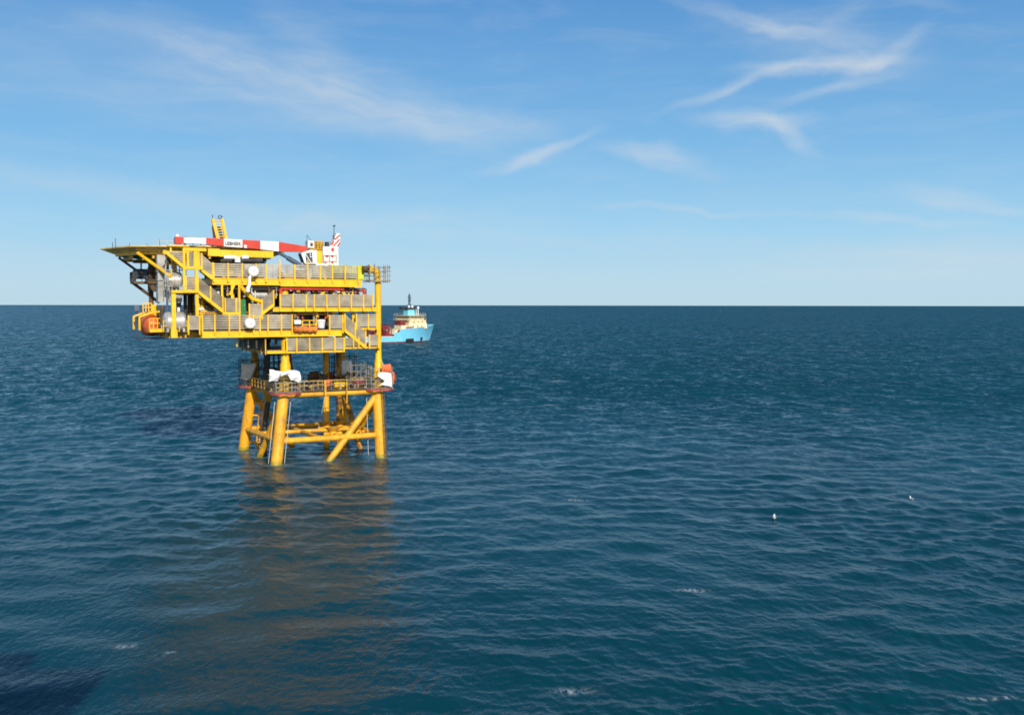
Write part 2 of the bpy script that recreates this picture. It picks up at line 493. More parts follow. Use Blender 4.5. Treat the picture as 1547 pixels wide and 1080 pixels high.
# --- decks
def deck(u0, u1, v0, v1, z0, z1, front=YEL, plate_t=0.08, ribs=2.2, name='deck'):
    """plate on top, edge beams with flanges and stiffeners, cross beams below"""
    root = plat.part(name, MB().bb(u0, u1, v0, v1, z1 - plate_t, z1), GRATE)
    h = z1 - z0 - plate_t
    for (a, b) in (((u0, v0), (u1, v0)), ((u1, v0), (u1, v1)), ((u1, v1), (u0, v1)), ((u0, v1), (u0, v0))):
        m = MB()
        along = a[1] == b[1]
        if along:
            v = a[1]
            s = 1 if v == v0 else -1
            lo, hi = min(a[0], b[0]), max(a[0], b[0])
            m.bb(lo, hi, v + s * 0.06, v + s * 0.12, z0 + 0.03, z1 - plate_t)
            m.bb(lo, hi, v, v + s * 0.28, z0, z0 + 0.05)
            m.bb(lo, hi, v - s * 0.02, v + s * 0.24, z1 - plate_t - 0.03, z1 - 0.02)
            n = max(2, int((hi - lo) / 1.9))
            for i in range(n + 1):
                x = lo + 0.05 + (hi - lo - 0.1) * i / n
                m.bb(x - 0.02, x + 0.02, v - s * 0.01, v + s * 0.1, z0 + 0.05, z1 - plate_t - 0.02)
        else:
            u = a[0]
            s = 1 if u == u0 else -1
            lo, hi = min(a[1], b[1]) + 0.3, max(a[1], b[1]) - 0.3
            m.bb(u + s * 0.06, u + s * 0.12, lo, hi, z0 + 0.03, z1 - plate_t)
            m.bb(u, u + s * 0.28, lo, hi, z0, z0 + 0.05)
        plat.part('edge_beam', m, front, under=root)
    m = MB()
    n = int((u1 - u0) / ribs)
    for i in range(1, n):
        x = u0 + (u1 - u0) * i / n
        m.bb(x - 0.1, x + 0.1, v0 + 0.3, v1 - 0.3, z0 + 0.06, z1 - plate_t)
    for v in (v0 + (v1 - v0) * 0.33, v0 + (v1 - v0) * 0.66):
        m.bb(u0 + 0.3, u1 - 0.3, v - 0.1, v + 0.1, z0 + 0.02, z1 - plate_t - 0.01)
    plat.part('cross_beam', m, YELD, under=root)
    return root
uTL, uTR = FU(321, 420), FU(546, 425)
uML, uMR = FU(305, 505), FU(517, 503)
deck(uML, uMR, -7.05, 7.0, 15.2, 15.98)                                   # main deck
deck(FU(258, 508), uML - 0.03, -5.0, 7.0, 15.2, 15.9, YELD)               # its left wing, beam shade painted in with darker yellow
deck(uMR + 0.03, 5.9, -7.0, 7.0, 15.92, 16.22, YEL)                       # right-hand landing
deck(FU(413, 468), 5.75, -7.05, 7.0, 18.2, 18.72)                         # mid deck
deck(-15.6, FU(413, 468) - 0.05, -6.2, 7.0, 17.9, 18.2, YELD)
deck(uTL, uTR, -7.05, 7.0, 21.3, 22.12)                                   # top deck
deck(-17.2, uTL - 0.04, -6.4, 7.0, 20.2, 20.6, YELD)
deck(-8.0, FU(520, 530), -7.05, 7.0, 13.25, 13.6)                         # lower deck
deck(FU(520, 530) + 0.03, 6.25, -7.0, 6.6, 13.62, 13.85, YEL)
# deeper girder under the right part of the top deck
m = MB()
m.bb(FU(424, 428), uTR, -7.16, -6.9, 21.18, 21.95)
plat.part('girder', m, YEL)
m = MB()
m.bb(FU(305, 506), uMR - 0.05, -7.18, -7.0, 15.22, 15.72)
plat.part('girder', m, YEL)

# --- railing panels and posts
def post(u, z0, z1, v=V0, w=0.15):
    m = MB()
    m.bb(u - w / 2, u + w / 2, v - 0.16, v - 0.02, z0, z1)
    plat.part('railing_post', m, YEL)
def panel(ua, za, ub, zb, h, v=V0, mat=GRY, n=6, back=True):
    """slatted panel between (ua,za) and (ub,zb) (lower edge), h high"""
    m = MB()
    p = h / n
    if back: m.prism([(ua, v, za), (ub, v, zb), (ub, v, zb + h), (ua, v, za + h)], (0, 0.02, 0))
    else:
        for q in (0.0, 0.5, 1.0):
            uu, zz = ua + 0.03 + (ub - ua - 0.06) * q, za + (zb - za) * q
            m.bb(uu - 0.03, uu + 0.03, v, v + 0.04, zz, zz + h)
    g = 0.085 if back else 0.06
    for i in range(n):
        lo, hi = i * p + g, (i + 1) * p - 0.01
        m.prism([(ua, v - 0.11, za + lo), (ub, v - 0.11, zb + lo), (ub, v - 0.07, zb + hi), (ua, v - 0.07, za + hi)], (0, 0.05, 0))
    plat.part('railing_panel', m, random.choice(GRYS) if mat is GRY else mat)
def run(xs, zb, zt, v=V0, gap=(), drop=0.55, mat=GRY, tall=(), back=True):
    us = [FU(x, 450, v) for x in xs]
    for i, u in enumerate(us):
        post(u, zb - drop, zt + 0.05 + (0.55 if i in tall else 0.0), v)
    for i in range(len(us) - 1):
        if i in gap: continue
        panel(us[i] + 0.09, zb, us[i + 1] - 0.09, zb, zt - zb, v, mat, back=back)
    return us
run([322.8, 344.7, 366, 387, 402, 422.5, 445, 464.6, 483.6, 502, 521, 541], 22.2, 23.75, tall=(5, 7), back=False)
run([422.7, 442, 462, 474, 493, 511.7, 530, 548.4, 562.5], 18.78, 20.25)
run([283.6, 300.5], 16.15, 17.75)
run([304.6, 323.5, 345.3, 361, 382, 391.8, 403.8, 424, 440.4], 16.12, 17.83)
run([497, 517], 16.1, 17.75)
run([537.5, 555.5, 568.5], 16.3, 17.85, drop=0.3)
run([431.8, 447, 466.4, 485.5, 504.7, 518.6], 13.55, 15.02, drop=0.3)
run([519.5, 533, 541], 13.95, 15.0, drop=0.3)
run([557, 571], 13.95, 15.3, v=-7.3, drop=0.35)
run([339.5, 356, 361.5], 18.2, 19.75, drop=0.3)
run([376, 395], 17.62, 19.1, drop=0.35)
run([281, 295], 20.72, 22.2, drop=0.3)
run([283.5, 294], 23.35, 24.95, v=-7.3, drop=0.3)
run([299, 305], 23.3, 24.8, v=-7.3, drop=0.3)
# left face of the lower deck: railing with its shade painted in
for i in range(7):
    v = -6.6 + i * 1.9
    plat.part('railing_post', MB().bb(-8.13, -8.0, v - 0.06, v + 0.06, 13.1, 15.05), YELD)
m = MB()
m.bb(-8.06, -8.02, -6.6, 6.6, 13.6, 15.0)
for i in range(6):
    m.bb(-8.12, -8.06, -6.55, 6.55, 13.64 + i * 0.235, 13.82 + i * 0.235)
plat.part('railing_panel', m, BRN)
# small platforms at the left part of the facade
m = MB()
u0, u1 = FU(336, 471), FU(362.5, 471)
m.bb(u0, u1, -7.3, -6.2, 17.86, 18.16)
m.bb(FU(374, 478), FU(398, 478), -7.25, -6.2, 17.36, 17.6)
plat.part('landing', m, YEL)
# stairs -------------------------------------------------------------
def stair(x0, y0, x1, y1, ph=1.5, np_=2, v=V0, panelled=True, back=1.0):
    """flight from photograph point 0 to 1 on the facade, walking width 'back'"""
    u0, z0 = F(x0, y0, v)
    u1, z1 = F(x1, y1, v)
    m = MB()
    for vv in (v - 0.06, v + back):
        m.bar((u0, vv, z0), (u1, vv, z1), 0.12, 0.34)
    fl = plat.part('stair_flight', m, YEL)
    m = MB()
    n = max(4, int(abs(z1 - z0) / 0.22))
    for i in range(1, n):
        t = i / n
        m.bb(u0 + (u1 - u0) * t - 0.13, u0 + (u1 - u0) * t + 0.13, v + 0.02, v + back - 0.08, z0 + (z1 - z0) * t - 0.02, z0 + (z1 - z0) * t + 0.02)
    plat.part('stair_treads', m, GRATE, under=fl)
    if panelled:
        lo = 0.2
        for i in range(np_):
            ta, tb = i / np_, (i + 1) / np_
            ua, ub = u0 + (u1 - u0) * ta, u0 + (u1 - u0) * tb
            za, zb = z0 + (z1 - z0) * ta + lo, z0 + (z1 - z0) * tb + lo
            if ua > ub: ua, ub, za, zb = ub, ua, zb, za
            panel(ua + 0.08, za, ub - 0.08, zb, ph, v + 0.03)
        for i in range(np_ + 1):
            t = i / np_
            post(u0 + (u1 - u0) * t, z0 + (z1 - z0) * t - 0.1, z0 + (z1 - z0) * t + ph + 0.28, v)
stair(304.5, 408.5, 321, 421.5, 1.55, 1)                # landing down to the top deck
stair(277.5, 404, 249, 380.5, 1.5, 1, panelled=False)                    # landing up to the helideck
ua, za = F(250, 381.5); ub, zb = F(276.5, 403)
m = MB()
for i in range(6):
    lo, hi = i / 6 * (25.0 - zb - 0.3) + zb + 0.3, (i + 0.75) / 6 * (25.0 - zb - 0.3) + zb + 0.3
    q = lambda z: ua + (ub - ua) * min(1, max(0, (za + 0.3 - z) / (za - zb)))
    m.prism([(q(lo), V0 - 0.06, lo), (ub, V0 - 0.06, lo), (ub, V0 - 0.04, hi), (q(hi), V0 - 0.04, hi)], (0, 0.05, 0))
plat.part('railing_panel', m, GRY)
stair(299, 441.5, 336.5, 471, 1.5, 2)                    # mid flight
stair(395.5, 474.5, 413, 461, 1.45, 1)                   # short flight up to the mid deck
stair(520.5, 499.5, 552, 525, 1.75, 2)                   # main deck down to the lower landing
stair(300, 466, 323, 480, 1.0, 1, v=-5.2)                # flight behind
# stair tower frame
m = MB()
for x, y0, y1 in ((277.2, 377.5, 441), (295.5, 377.5, 441)):
    u, zt = F(x, y0, -7.3)
    _, zb = F(x, y1, -7.3)
    m.bb(u - 0.14, u + 0.14, -7.52, -7.24, zb, zt)
for x in (283.6, 299.5):
    u, zt = F(x, 380, -7.3)
    m.bb(u - 0.08, u + 0.08, -7.48, -7.3, 23.2, zt)
u0, u1 = FU(276, 380, -7.3), FU(311, 380, -7.3)
m.bb(u0, u1, -7.5, -6.9, 25.05, 25.4)
m.bb(FU(277, 407, -7.3), FU(306, 407, -7.3), -7.5, -6.2, 22.98, 23.3)
m.bb(FU(276, 439, -7.3), FU(300, 439, -7.3), -7.5, -6.2, 20.35, 20.68)
m.bb(FU(259, 440, -7.3), FU(276, 440, -7.3), -7.4, -6.2, 20.33, 20.62)
u, zt = F(297, 441, -7.0); _, zb = F(297, 481, -7.0)
m.bb(u - 0.17, u + 0.17, -7.15, -6.85, zb, zt)
u, zt = F(261.5, 441, -7.0); _, zb = F(261.5, 511, -7.0)
m.bb(u - 0.22, u + 0.22, -7.2, -6.75, zb, zt)
m.bb(u - 0.34, u + 0.34, -7.3, -6.65, zb, zb + 0.9)
plat.part('stair_tower', m, YEL)
# truss members between decks
def member(p, q, w):
    plat.part('truss_member', MB().bar(p, q, w), YEL)
for x in (336, 351, 362):
    u, _ = F(x, 440)
    member((u, -6.9, 18.7 if x != 336 else 18.2), (u, -6.9, 21.3), 0.22)
a, b = F(356.5, 426), F(347.5, 446)
member((a[0], -6.95, a[1]), (b[0], -6.95, b[1]), 0.22)
for (x0, y0, x1, y1) in ((497, 434, 484, 446), (511, 435, 521, 446), (533.5, 458, 552, 474), (458, 459, 472, 470), (478, 459, 466, 470)):
    a, b = F(x0, y0, -6.2), F(x1, y1, -6.2)
    member((a[0], -6.2, a[1]), (b[0], -6.2, b[1]), 0.28)
for x in (503, 533):
    u, _ = F(x, 440, -6)
    member((u, -6.0, 15.9), (u, -6.0, 21.3), 0.30)
for u in (-15, -11.5, -8.5, -1.5, 2.0):
    for v in (-5.2, 0.0, 5.6):
        member((u, v, 15.9), (u, v, 21.4), 0.28)

# --- helideck
HC, HR = (-13.5, 6.2), 9.3
def octo(r, z, c=HC, ph=-6):
    return [(c[0] + r * math.cos(R(ph + 45 * k)), c[1] + r * math.sin(R(ph + 45 * k)), z) for k in range(8)]
m = MB().prism(octo(HR, 24.95), (0, 0, 0.3))
heli = plat.part('helideck', m, GRATE)
m = MB()
P0 = octo(HR + 0.02, 25.1)
for k in range(8):
    m.bar(P0[k], P0[(k + 1) % 8], 0.12, 0.42)
plat.part('edge_beam', m, YEL, under=heli)
m = MB()
for k in range(8):      # joists under the plate
    pass
for i in range(-4, 5):
    x = HC[0] + i * 2.0
    hw = math.sqrt(max(0.1, (HR * 0.94) ** 2 - (i * 2.0) ** 2))
    m.bb(x - 0.12, x + 0.12, HC[1] - hw, HC[1] + hw, 24.45, 24.94)
for j in (-5, -1.5, 2, 5.5):
    hw = math.sqrt((HR * 0.93) ** 2 - j * j)
    m.bb(HC[0] - hw, HC[0] + hw, HC[1] + j - 0.12, HC[1] + j + 0.12, 24.3, 24.46)
plat.part('joist', m, YELD, under=heli)
# safety net: frames and wires leaning outwards
net = MB()
A, B = octo(HR + 0.1, 25.18), octo(HR + 1.75, 25.78)
for k in range(8):
    a0, a1, b0, b1 = (Vector(p) for p in (A[k], A[(k + 1) % 8], B[k], B[(k + 1) % 8]))
    for t in (0.0, 0.07, 0.14, 0.21, 0.28, 0.35, 0.42, 0.5, 0.57, 0.64, 0.71, 0.78, 0.85, 0.92):
        net.bar(a0.lerp(a1, t), b0.lerp(b1, t), 0.13)
    for t in (0.12, 0.24, 0.36, 0.48, 0.60, 0.72, 0.84, 1.0):
        net.bar(a0.lerp(b0, t), a1.lerp(b1, t), 0.11 if t < 1 else 0.13)
plat.part('safety_net', net, paint('net_yellow', (0.92, 0.64, 0.20), 0.6, vary=0.2), under=heli)
# heli-deck struts; the brown ones carry their shade in the paint
def strut(px0, py0, v0, px1, py1, v1, r, mat):
    a, b = F(px0, py0, v0), F(px1, py1, v1)
    plat.part('strut', MB().tube((a[0], v0, a[1]), (b[0], v1, b[1]), r, r, 12), mat)
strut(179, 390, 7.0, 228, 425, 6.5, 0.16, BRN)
strut(208, 383, 0.0, 258.5, 419, -5.5, 0.20, YEL)
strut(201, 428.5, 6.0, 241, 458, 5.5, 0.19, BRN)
strut(247, 380, -3.5, 277, 404, -5.0, 0.16, YEL)
# helideck's right-hand edge girder and support
m = MB()
u0, u1 = FU(313, 382, -4.6), FU(412, 384, -4.6)
_, zt = F(360, 379.0, -4.6)
m.bb(u0, u1, -4.8, -4.5, zt - 0.7, zt)
m.bb(u0, u0 + 1.3, -5.1, -4.78, zt - 0.74, zt + 0.1)
for i in range(12):
    x = u0 + (u1 - u0) * (i + 0.5) / 12
    m.bb(x - 0.04, x + 0.04, -4.86, -4.8, zt - 0.66, zt - 0.04)
m.bb(u0, u1, -4.95, -4.5, zt - 0.78, zt - 0.7)
plat.part('girder', m, YEL, under=heli)
for u in (-16.5, -12.0, -8.5):
    for v in (-3.0, 4.0):
        plat.part('helideck_column', MB().tube((u, v, 22.0 if u > uTL else 20.6), (u, v, 24.4), 0.2, 0.2, 10), YELD)
rail([(FU(240, 366, 0), 0.4), (FU(263, 366, 0), -0.6)], 25.3, 1.25, 0.8, paint('pale_railing', (0.62, 0.58, 0.40), 0.6), 0.03)
m = MB()       # perimeter lights and whip aerials of the helideck
for px in (170, 174.5, 196, 222, 241):
    u, z = F(px, 379, 2.0)
    m.bar((u, 2.0, 25.5), (u, 2.0, 26.3 + (0.5 if px in (174.5, 241) else 0)), 0.06)
plat.part('whip_aerial', m, DRK)

# --- under the helideck, left end, steel painted brown for the shade there
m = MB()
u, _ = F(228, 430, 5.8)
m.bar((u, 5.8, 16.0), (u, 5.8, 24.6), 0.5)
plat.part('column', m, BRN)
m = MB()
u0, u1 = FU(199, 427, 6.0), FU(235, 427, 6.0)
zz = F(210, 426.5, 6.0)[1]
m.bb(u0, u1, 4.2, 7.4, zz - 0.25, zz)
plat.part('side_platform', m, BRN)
rail([(u0, 4.2), (u0, 7.4)], zz, 1.15, 0.7, DRK, 0.04)
rail([(u0, 4.2), (u1, 4.2)], zz, 1.15, 0.8, DRK, 0.04)
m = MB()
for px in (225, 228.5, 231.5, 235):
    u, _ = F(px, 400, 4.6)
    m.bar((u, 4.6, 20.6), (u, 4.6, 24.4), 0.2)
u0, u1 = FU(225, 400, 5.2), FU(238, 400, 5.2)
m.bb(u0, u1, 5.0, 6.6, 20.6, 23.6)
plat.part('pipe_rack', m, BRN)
for (x0, y0, x1, y1, v, r, mt) in ((250, 393, 250, 438, -5.0, .09, DUCT), (253.5, 396, 253.5, 440, -4.0, .13, DRK), (259, 392, 259, 415, -5.2, .06, YEL), (266, 398, 266, 412, -5.0, .1, YELD), (271, 395, 271, 440, -5.4, .06, GALV), (249, 400, 276, 400, -5.2, .07, YELD), (250, 409, 277, 409, -5.1, .06, GALV), (256, 436, 256, 458, -5.4, .07, GALV), (252.5, 440, 252.5, 470, -5.0, .12, NAVY), (280, 445, 280, 478, -3.5, .2, DRK), (287, 442, 287, 478, -2.5, .3, BRN), (245, 462, 245, 490, -3.0, .25, BRN), (270, 458, 270, 480, -3.5, .3, NAVY)):
    a, b = F(x0, y0, v), F(x1, y1, v)
    plat.part('pipe', MB().tube((a[0], v, a[1]), (b[0], v, b[1]), r, r, 9), mt)
rail([(FU(247, 440, -5.6), -5.6), (FU(260, 440, -5.6), -5.6)], F(250, 441, -5.6)[1], 1.2, 0.5, GALV, 0.035)
rail([(FU(247, 500, -6.9), -6.9), (FU(283, 500, -6.9), -6.9)], 15.92, 1.25, 0.9, YEL, 0.04)
# cantilever for the lifeboat
m = MB()
ua, ub = FU(226, 499, -2.9), FU(250, 499, -2.9)
m.bb(ua, ub, -2.9, -1.5, F(236, 502.5, -2.9)[1], F(236, 497.5, -2.9)[1])
plat.part('boat_platform', m, YEL)
zb = F(236, 497.5, -2.9)[1]
rail([(ua, -2.9), (ub, -2.9)], zb, 1.2, 0.5, YEL, 0.045)
m = MB()
u0, u1, z0, z1 = FU(216, 470, 3.0), FU(238, 470, 3.0), F(225, 475.5, 3.0)[1], F(225, 472.5, 3.0)[1]
m.bb(u0, u1, 3.0, 6.5, z0, z1)
m.bb(u1 - 0.75, u1, 2.9, 3.3, z0 - 0.3, F(225, 461, 3.0)[1])
plat.part('boat_platform', m, YEL)
rail([(u0, 3.0), (u1 - 0.7, 3.0)], z1, 1.1, 0.32, YEL, 0.06)
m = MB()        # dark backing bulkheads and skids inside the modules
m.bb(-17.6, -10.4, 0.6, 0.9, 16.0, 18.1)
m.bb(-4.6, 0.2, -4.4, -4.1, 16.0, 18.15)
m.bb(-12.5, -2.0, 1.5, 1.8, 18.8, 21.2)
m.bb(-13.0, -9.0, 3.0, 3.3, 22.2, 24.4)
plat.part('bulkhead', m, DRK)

def skids(n, ur, vr, z, hmax, mats):
    for i in range(n):
        u, v = random.uniform(*ur), random.uniform(*vr)
        m = MB()
        w, d, h = random.uniform(0.5, 1.6), random.uniform(0.5, 1.3), random.uniform(0.5, hmax)
        m.bb(u - w / 2, u + w / 2, v - d / 2, v + d / 2, z, z + 0.14)
        if random.random() < 0.5:
            m.tube((u - w / 2, v, z + 0.14 + h * 0.3), (u + w / 2, v, z + 0.14 + h * 0.3), h * 0.28, h * 0.28, 14)
            m.tube((u, v, z + 0.14 + h * 0.5), (u, v, z + 0.1 + h), 0.07, 0.07, 8)
        else:
            m.bb(u - w * 0.4, u + w * 0.4, v - d * 0.4, v + d * 0.4, z + 0.14, z + h)
            m.tube((u + w * 0.45, v, z + 0.1), (u + w * 0.45, v, z + h * 1.15), 0.08, 0.08, 8)
        plat.part('equipment_skid', m, random.choice(mats))
MX = [DUCT, YELD, BRN, WHT, DRK, GALV, BRN, YELD]
skids(13, (-17.5, 0.5), (-5.6, -2.2), 16.0, 1.9, MX)
skids(12, (-14.5, 4.8), (-5.6, -1.5), 18.75, 1.9, MX)
skids(9, (-11.5, 3.0), (-5.6, -1.0), 22.15, 1.5, MX)
def pipes(n, ur, vr, z, mats):
    for i in range(n):
        m = MB()
        v = random.uniform(*vr)
        a, b = sorted((random.uniform(*ur), random.uniform(*ur)))
        if b - a < 2: b = a + 2
        zz, r = z + random.uniform(-0.3, 0.3), random.choice((0.07, 0.09, 0.13, 0.17))
        m.path([(a, v, zz - random.uniform(0.6, 1.4)), (a, v, zz - 0.1), (a + 0.12, v, zz), (b - 0.12, v, zz), (b, v, zz - 0.1), (b, v, zz - random.uniform(0.5, 1.5))], r, 9)
        plat.part('pipe', m, random.choice(mats))
PMX = [GALV, SILV, DRK, YEL, RED, BRN, WHT]
pipes(9, (-15, 0.5), (-6.3, -3.0), 17.7, PMX)
pipes(14, (-14, 5.0), (-6.5, -3.0), 20.75, PMX)
pipes(7, (-12, 3.0), (-6.2, -3.0), 15.0, PMX)
pipes(16, (-14.5, 5.0), (-6.6, -5.6), 20.9, [GALV, DRK, YELD, SILV, BRN, DRK, WHT])
pipes(8, (-15, 0.5), (-6.6, -5.6), 18.0, [GALV, DRK, YELD, BRN])
for i in range(26):          # hangers, junction boxes and valves under the decks
    u = random.uniform(-14.5, 5.2)
    zt = random.choice((21.25, 21.25, 18.15))
    if zt < 19 and u > 0.5: continue
    v = random.uniform(-6.7, -5.8)
    m = MB()
    h = random.uniform(0.4, 1.1)
    m.bar((u, v, zt), (u, v, zt - h), 0.06)
    q = random.uniform(0.12, 0.3)
    m.box((u, v, zt - h), (q * random.uniform(1, 2), q, q * random.uniform(0.8, 1.6)))
    plat.part('hanger', m, random.choice([GALV, DRK, WHT, BRN, RED, YELD]))
m = MB()
zr = F(470, 437, -6.6)[1]
m.tube((FU(423, 437, -6.6), -6.6, zr), (FU(519, 437, -6.6), -6.6, zr), 0.2, 0.2, 12)
m.tube((FU(424, 437, -6.6), -6.6, zr), (FU(424, 450, -6.6), -6.6, zr - 1.6), 0.2, 0.2, 12)
plat.part('pipe', m, RED, label='red fire main under the top deck')
m = MB()
a = [F(363, 433, -7.0), F(375, 446, -7.0), F(381, 452, -7.0), F(394, 456, -7.0)]
m.path([(p[0], -7.0, p[1]) for p in a], 0.24, 12)
plat.part('pipe', m, YEL, label='yellow elbow pipe beside the green cabinet')

# ------------------------------------------------------------------ things on the platform
def at(px, py, v):
    u, z = F(px, py, v)
    return (u, v, z)
# silver vessels at the left end
def vessel(px0, px1, pyc, r, v, label, legs=True, posts=True, name='pressure_vessel', mat=SILV, floor=None):
    u0, zc = F(px0, pyc, v)
    u1, _ = F(px1, pyc, v)
    t = Thing(name, label, 'vessel', ((u0 + u1) / 2, v, (floor if floor is not None else zc - r - 0.2)))
    L = u1 - u0
    e = min(r * 0.34, L * 0.3)
    t.part('shell', MB().lathe((u0, v, zc), (1, 0, 0), [(0, 0.02), (e * 0.12, r * 0.5), (e * 0.45, r * 0.86), (e, r), (L - e, r), (L - e * 0.45, r * 0.86), (L - e * 0.12, r * 0.5), (L, 0.02)], 26), mat)
    m = MB()
    for q in (u0 + e, (u0 + u1) / 2, u1 - e):
        m.tube((q - 0.03, v, zc), (q + 0.03, v, zc), r + 0.02, r + 0.02, 26)
    t.part('band', m, DRK if mat is NAVY else GALV)
    m = MB()
    fl = t.origin[2]
    for q in (u0 + e * 1.1, u1 - e * 1.1):
        m.bb(q - 0.12, q + 0.12, v - r * 0.7, v + r * 0.7, fl, zc - r * 0.6)
    t.part('saddle', m, DRK if mat is NAVY else DUCT)
    t.part('nozzle', MB().tube((u0 + L * 0.55, v, zc + r * 0.9), (u0 + L * 0.55, v, zc + r + 0.75), 0.1, 0.1, 10), GALV)
    return t
vessel(246, 281.5, 486.5, 1.08, -6.0, 'large silver drum behind a yellow post at the left end of the main deck', floor=15.92)
vessel(248, 275.5, 424, 0.98, -4.5, 'silver drum under the helideck beside the grey duct', floor=20.62)
vessel(377, 405, 446.5, 0.62, -5.2, 'long silver pipe vessel below the upper white drum', floor=18.22)
vessel(200, 224, 414.5, 0.62, 5.4, 'dark blue grey tank on the side platform under the helideck', mat=NAVY, floor=F(210, 426.5, 6.0)[1])
# grey duct stack
o = at(243, 458, -2.6)
t = Thing('exhaust_duct', 'tall pale grey square duct rising to the helideck underside', 'duct', (o[0], -2.6, o[2]))
u0, u1 = FU(236.5, 420, -2.6), FU(247.5, 420, -2.6)
z = [F(240, y, -2.6)[1] for y in (457, 433, 424, 411, 390)]
m = MB(); m.bb(u0, u1 + 0.7, -3.3, -2.0, z[0], z[1]); t.part('lower_duct', m, DUCT)
m = MB(); m.bb(u0 + 0.05, u1 + 0.15, -3.2, -2.1, z[1] + 0.03, z[3]); t.part('middle_duct', m, DUCT)
m = MB(); m.bb(u0, u1 + 0.3, -3.25, -2.05, z[3] + 0.03, z[4] + 0.3); t.part('upper_duct', m, DUCT)
m = MB()
for zz in z[1:4]: m.bb(u0 - 0.06, u1 + 0.3, -3.36, -1.96, zz - 0.05, zz + 0.05)
t.part('flange', m, GALV)
o = at(269, 457, -4.4)
t = Thing('equipment_cabinet', 'square grey cabinet hung beneath the left stair landing', 'cabinet', o)
m = MB(); m.bb(FU(263, 450, -4.4), FU(275, 450, -4.4), -4.4, -3.4, o[2], F(269, 446, -4.4)[1]); t.part('housing', m, DUCT)
m = MB(); m.bb(FU(264, 450, -4.4), FU(274, 450, -4.4), -4.45, -4.41, o[2] + 0.08, o[2] + 0.7); t.part('door', m, GALV)
m = MB(); m.bb(FU(268, 450, -4.4) - 0.06, FU(268, 450, -4.4) + 0.06, -4.2, -4.0, 16.0, o[2]); m.bb(FU(273, 450, -4.4) - 0.06, FU(273, 450, -4.4) + 0.06, -4.2, -4.0, 16.0, o[2]); t.part('leg', m, DRK)
# green cabinet
o = at(366.5, 476, -6.6)
t = Thing('cabinet', 'green cabinet standing between two railing panels on the mid deck', 'cabinet', (o[0], -6.6, 18.2))
gu0, gu1 = FU(362.3, 460, -6.6), FU(371, 460, -6.6)
m = MB(); m.bb(gu0, gu1, -6.6, -5.9, 17.62, F(366, 453, -6.6)[1]); t.part('housing', m, GRN)
m = MB(); m.bb(gu0 + 0.06, gu1 - 0.06, -6.64, -6.61, 18.3, F(366, 455, -6.6)[1]); t.part('door', m, GRN)
m = MB(); m.bb(gu1 - 0.16, gu1 - 0.1, -6.7, -6.64, 18.9, 19.1); t.part('handle', m, GALV)
# white life raft drums (ends towards the viewer)
def drum(px, py, label):
    u, z = F(px, py, -7.75)
    r = 0.62
    t = Thing('canister', label, 'canister', (u, -7.75, z - r))
    t.part('shell', MB().lathe((u, -8.35, z), (0, 1, 0), [(0, 0.02), (0.03, r * 0.75), (0.1, r * 0.93), (0.22, r), (1.1, r), (1.2, r * 0.9), (1.24, 0.02)], 30), WHT)
    m = MB()
    m.bar((u + 0.1, -8.34, z + 0.02), (u + 0.16, -8.34, z + 0.26), 0.05)
    m.tube((u, -8.3, z - 0.05), (u, -8.36, z - 0.05), 0.07, 0.07, 10)
    t.part('handle', m, GALV)
    m = MB()
    for q in (-0.35, 0.35):
        m.bar((u + q, -7.25, z - r * 0.75), (u + q, -8.2, z - r * 0.75), 0.1, 0.12)
    m.bar((u - 0.5, -7.85, z - r * 0.86), (u + 0.5, -7.85, z - r * 0.86), 0.12, 0.1)
    t.part('cradle', m, YEL)
    return t, u, z
t, u, z = drum(381.7, 410.5, 'round white canister on the top deck railing with a pipe hanging below')
m = MB().path([(u - 0.35, -8.0, z - 0.5), (u - 0.42, -8.0, z - 0.75), (u - 0.45, -8.0, z - 1.6), (u - 0.62, -8.0, z - 1.9), (u - 0.62, -7.9, z - 2.35)], [0.16, 0.17, 0.2, 0.24, 0.26], 12)
t.part('drop_pipe', m, WHT)
drum(376.8, 488.8, 'round white canister on the main deck railing near the water side')
# white barrel and orange roll in the opening
u, z = F(485.5, 496.5, -7.0)
t = Thing('barrel', 'white plastic barrel behind the main deck rail beside the orange canvas', 'barrel', (u, -6.9, 15.98))
t.part('body', MB().path([(u, -6.9, z), (u, -6.9, z + 0.05), (u, -6.9, z + 0.75), (u, -6.9, z + 0.8)], [0.3, 0.4, 0.5, 0.46], 20), WHT)
t.part('lid', MB().path([(u, -6.9, z + 0.81), (u, -6.9, z + 0.86), (u, -6.9, z + 1.05), (u, -6.9, z + 1.1)], [0.53, 0.54, 0.5, 0.3], 20), WHT)
t.part('stand', MB().bb(u - 0.3, u + 0.3, -7.1, -6.7, 15.98, z), DRK)
a, b = at(443.5, 497.5, -7.6), at(479.5, 497.5, -7.6)
m = MB()
N = 22
pts, rad = [], []
for i in range(N + 1):
    q = i / N
    pts.append((a[0] + (b[0] - a[0]) * q, -7.6, a[2] - 0.05 + 0.03 * math.sin(q * 17)))
    rad.append((0.36 + 0.05 * math.sin(q * 29) + 0.03 * math.sin(q * 61 + 1)) * (0.55 if i in (0, N) else 1))
m.path(pts, rad, 16)
orr = single('canvas_roll', m, ORGC, 'rolled orange canvas slung over the main deck edge', 'canvas roll', (a[0] * 0.5 + b[0] * 0.5, -7.6, a[2] - 0.4))
for v in m.v: pass
rail([(FU(458, 490), -6.9), (FU(479, 490), -6.9)], 15.98, 1.15, 0.9, YEL, 0.05)
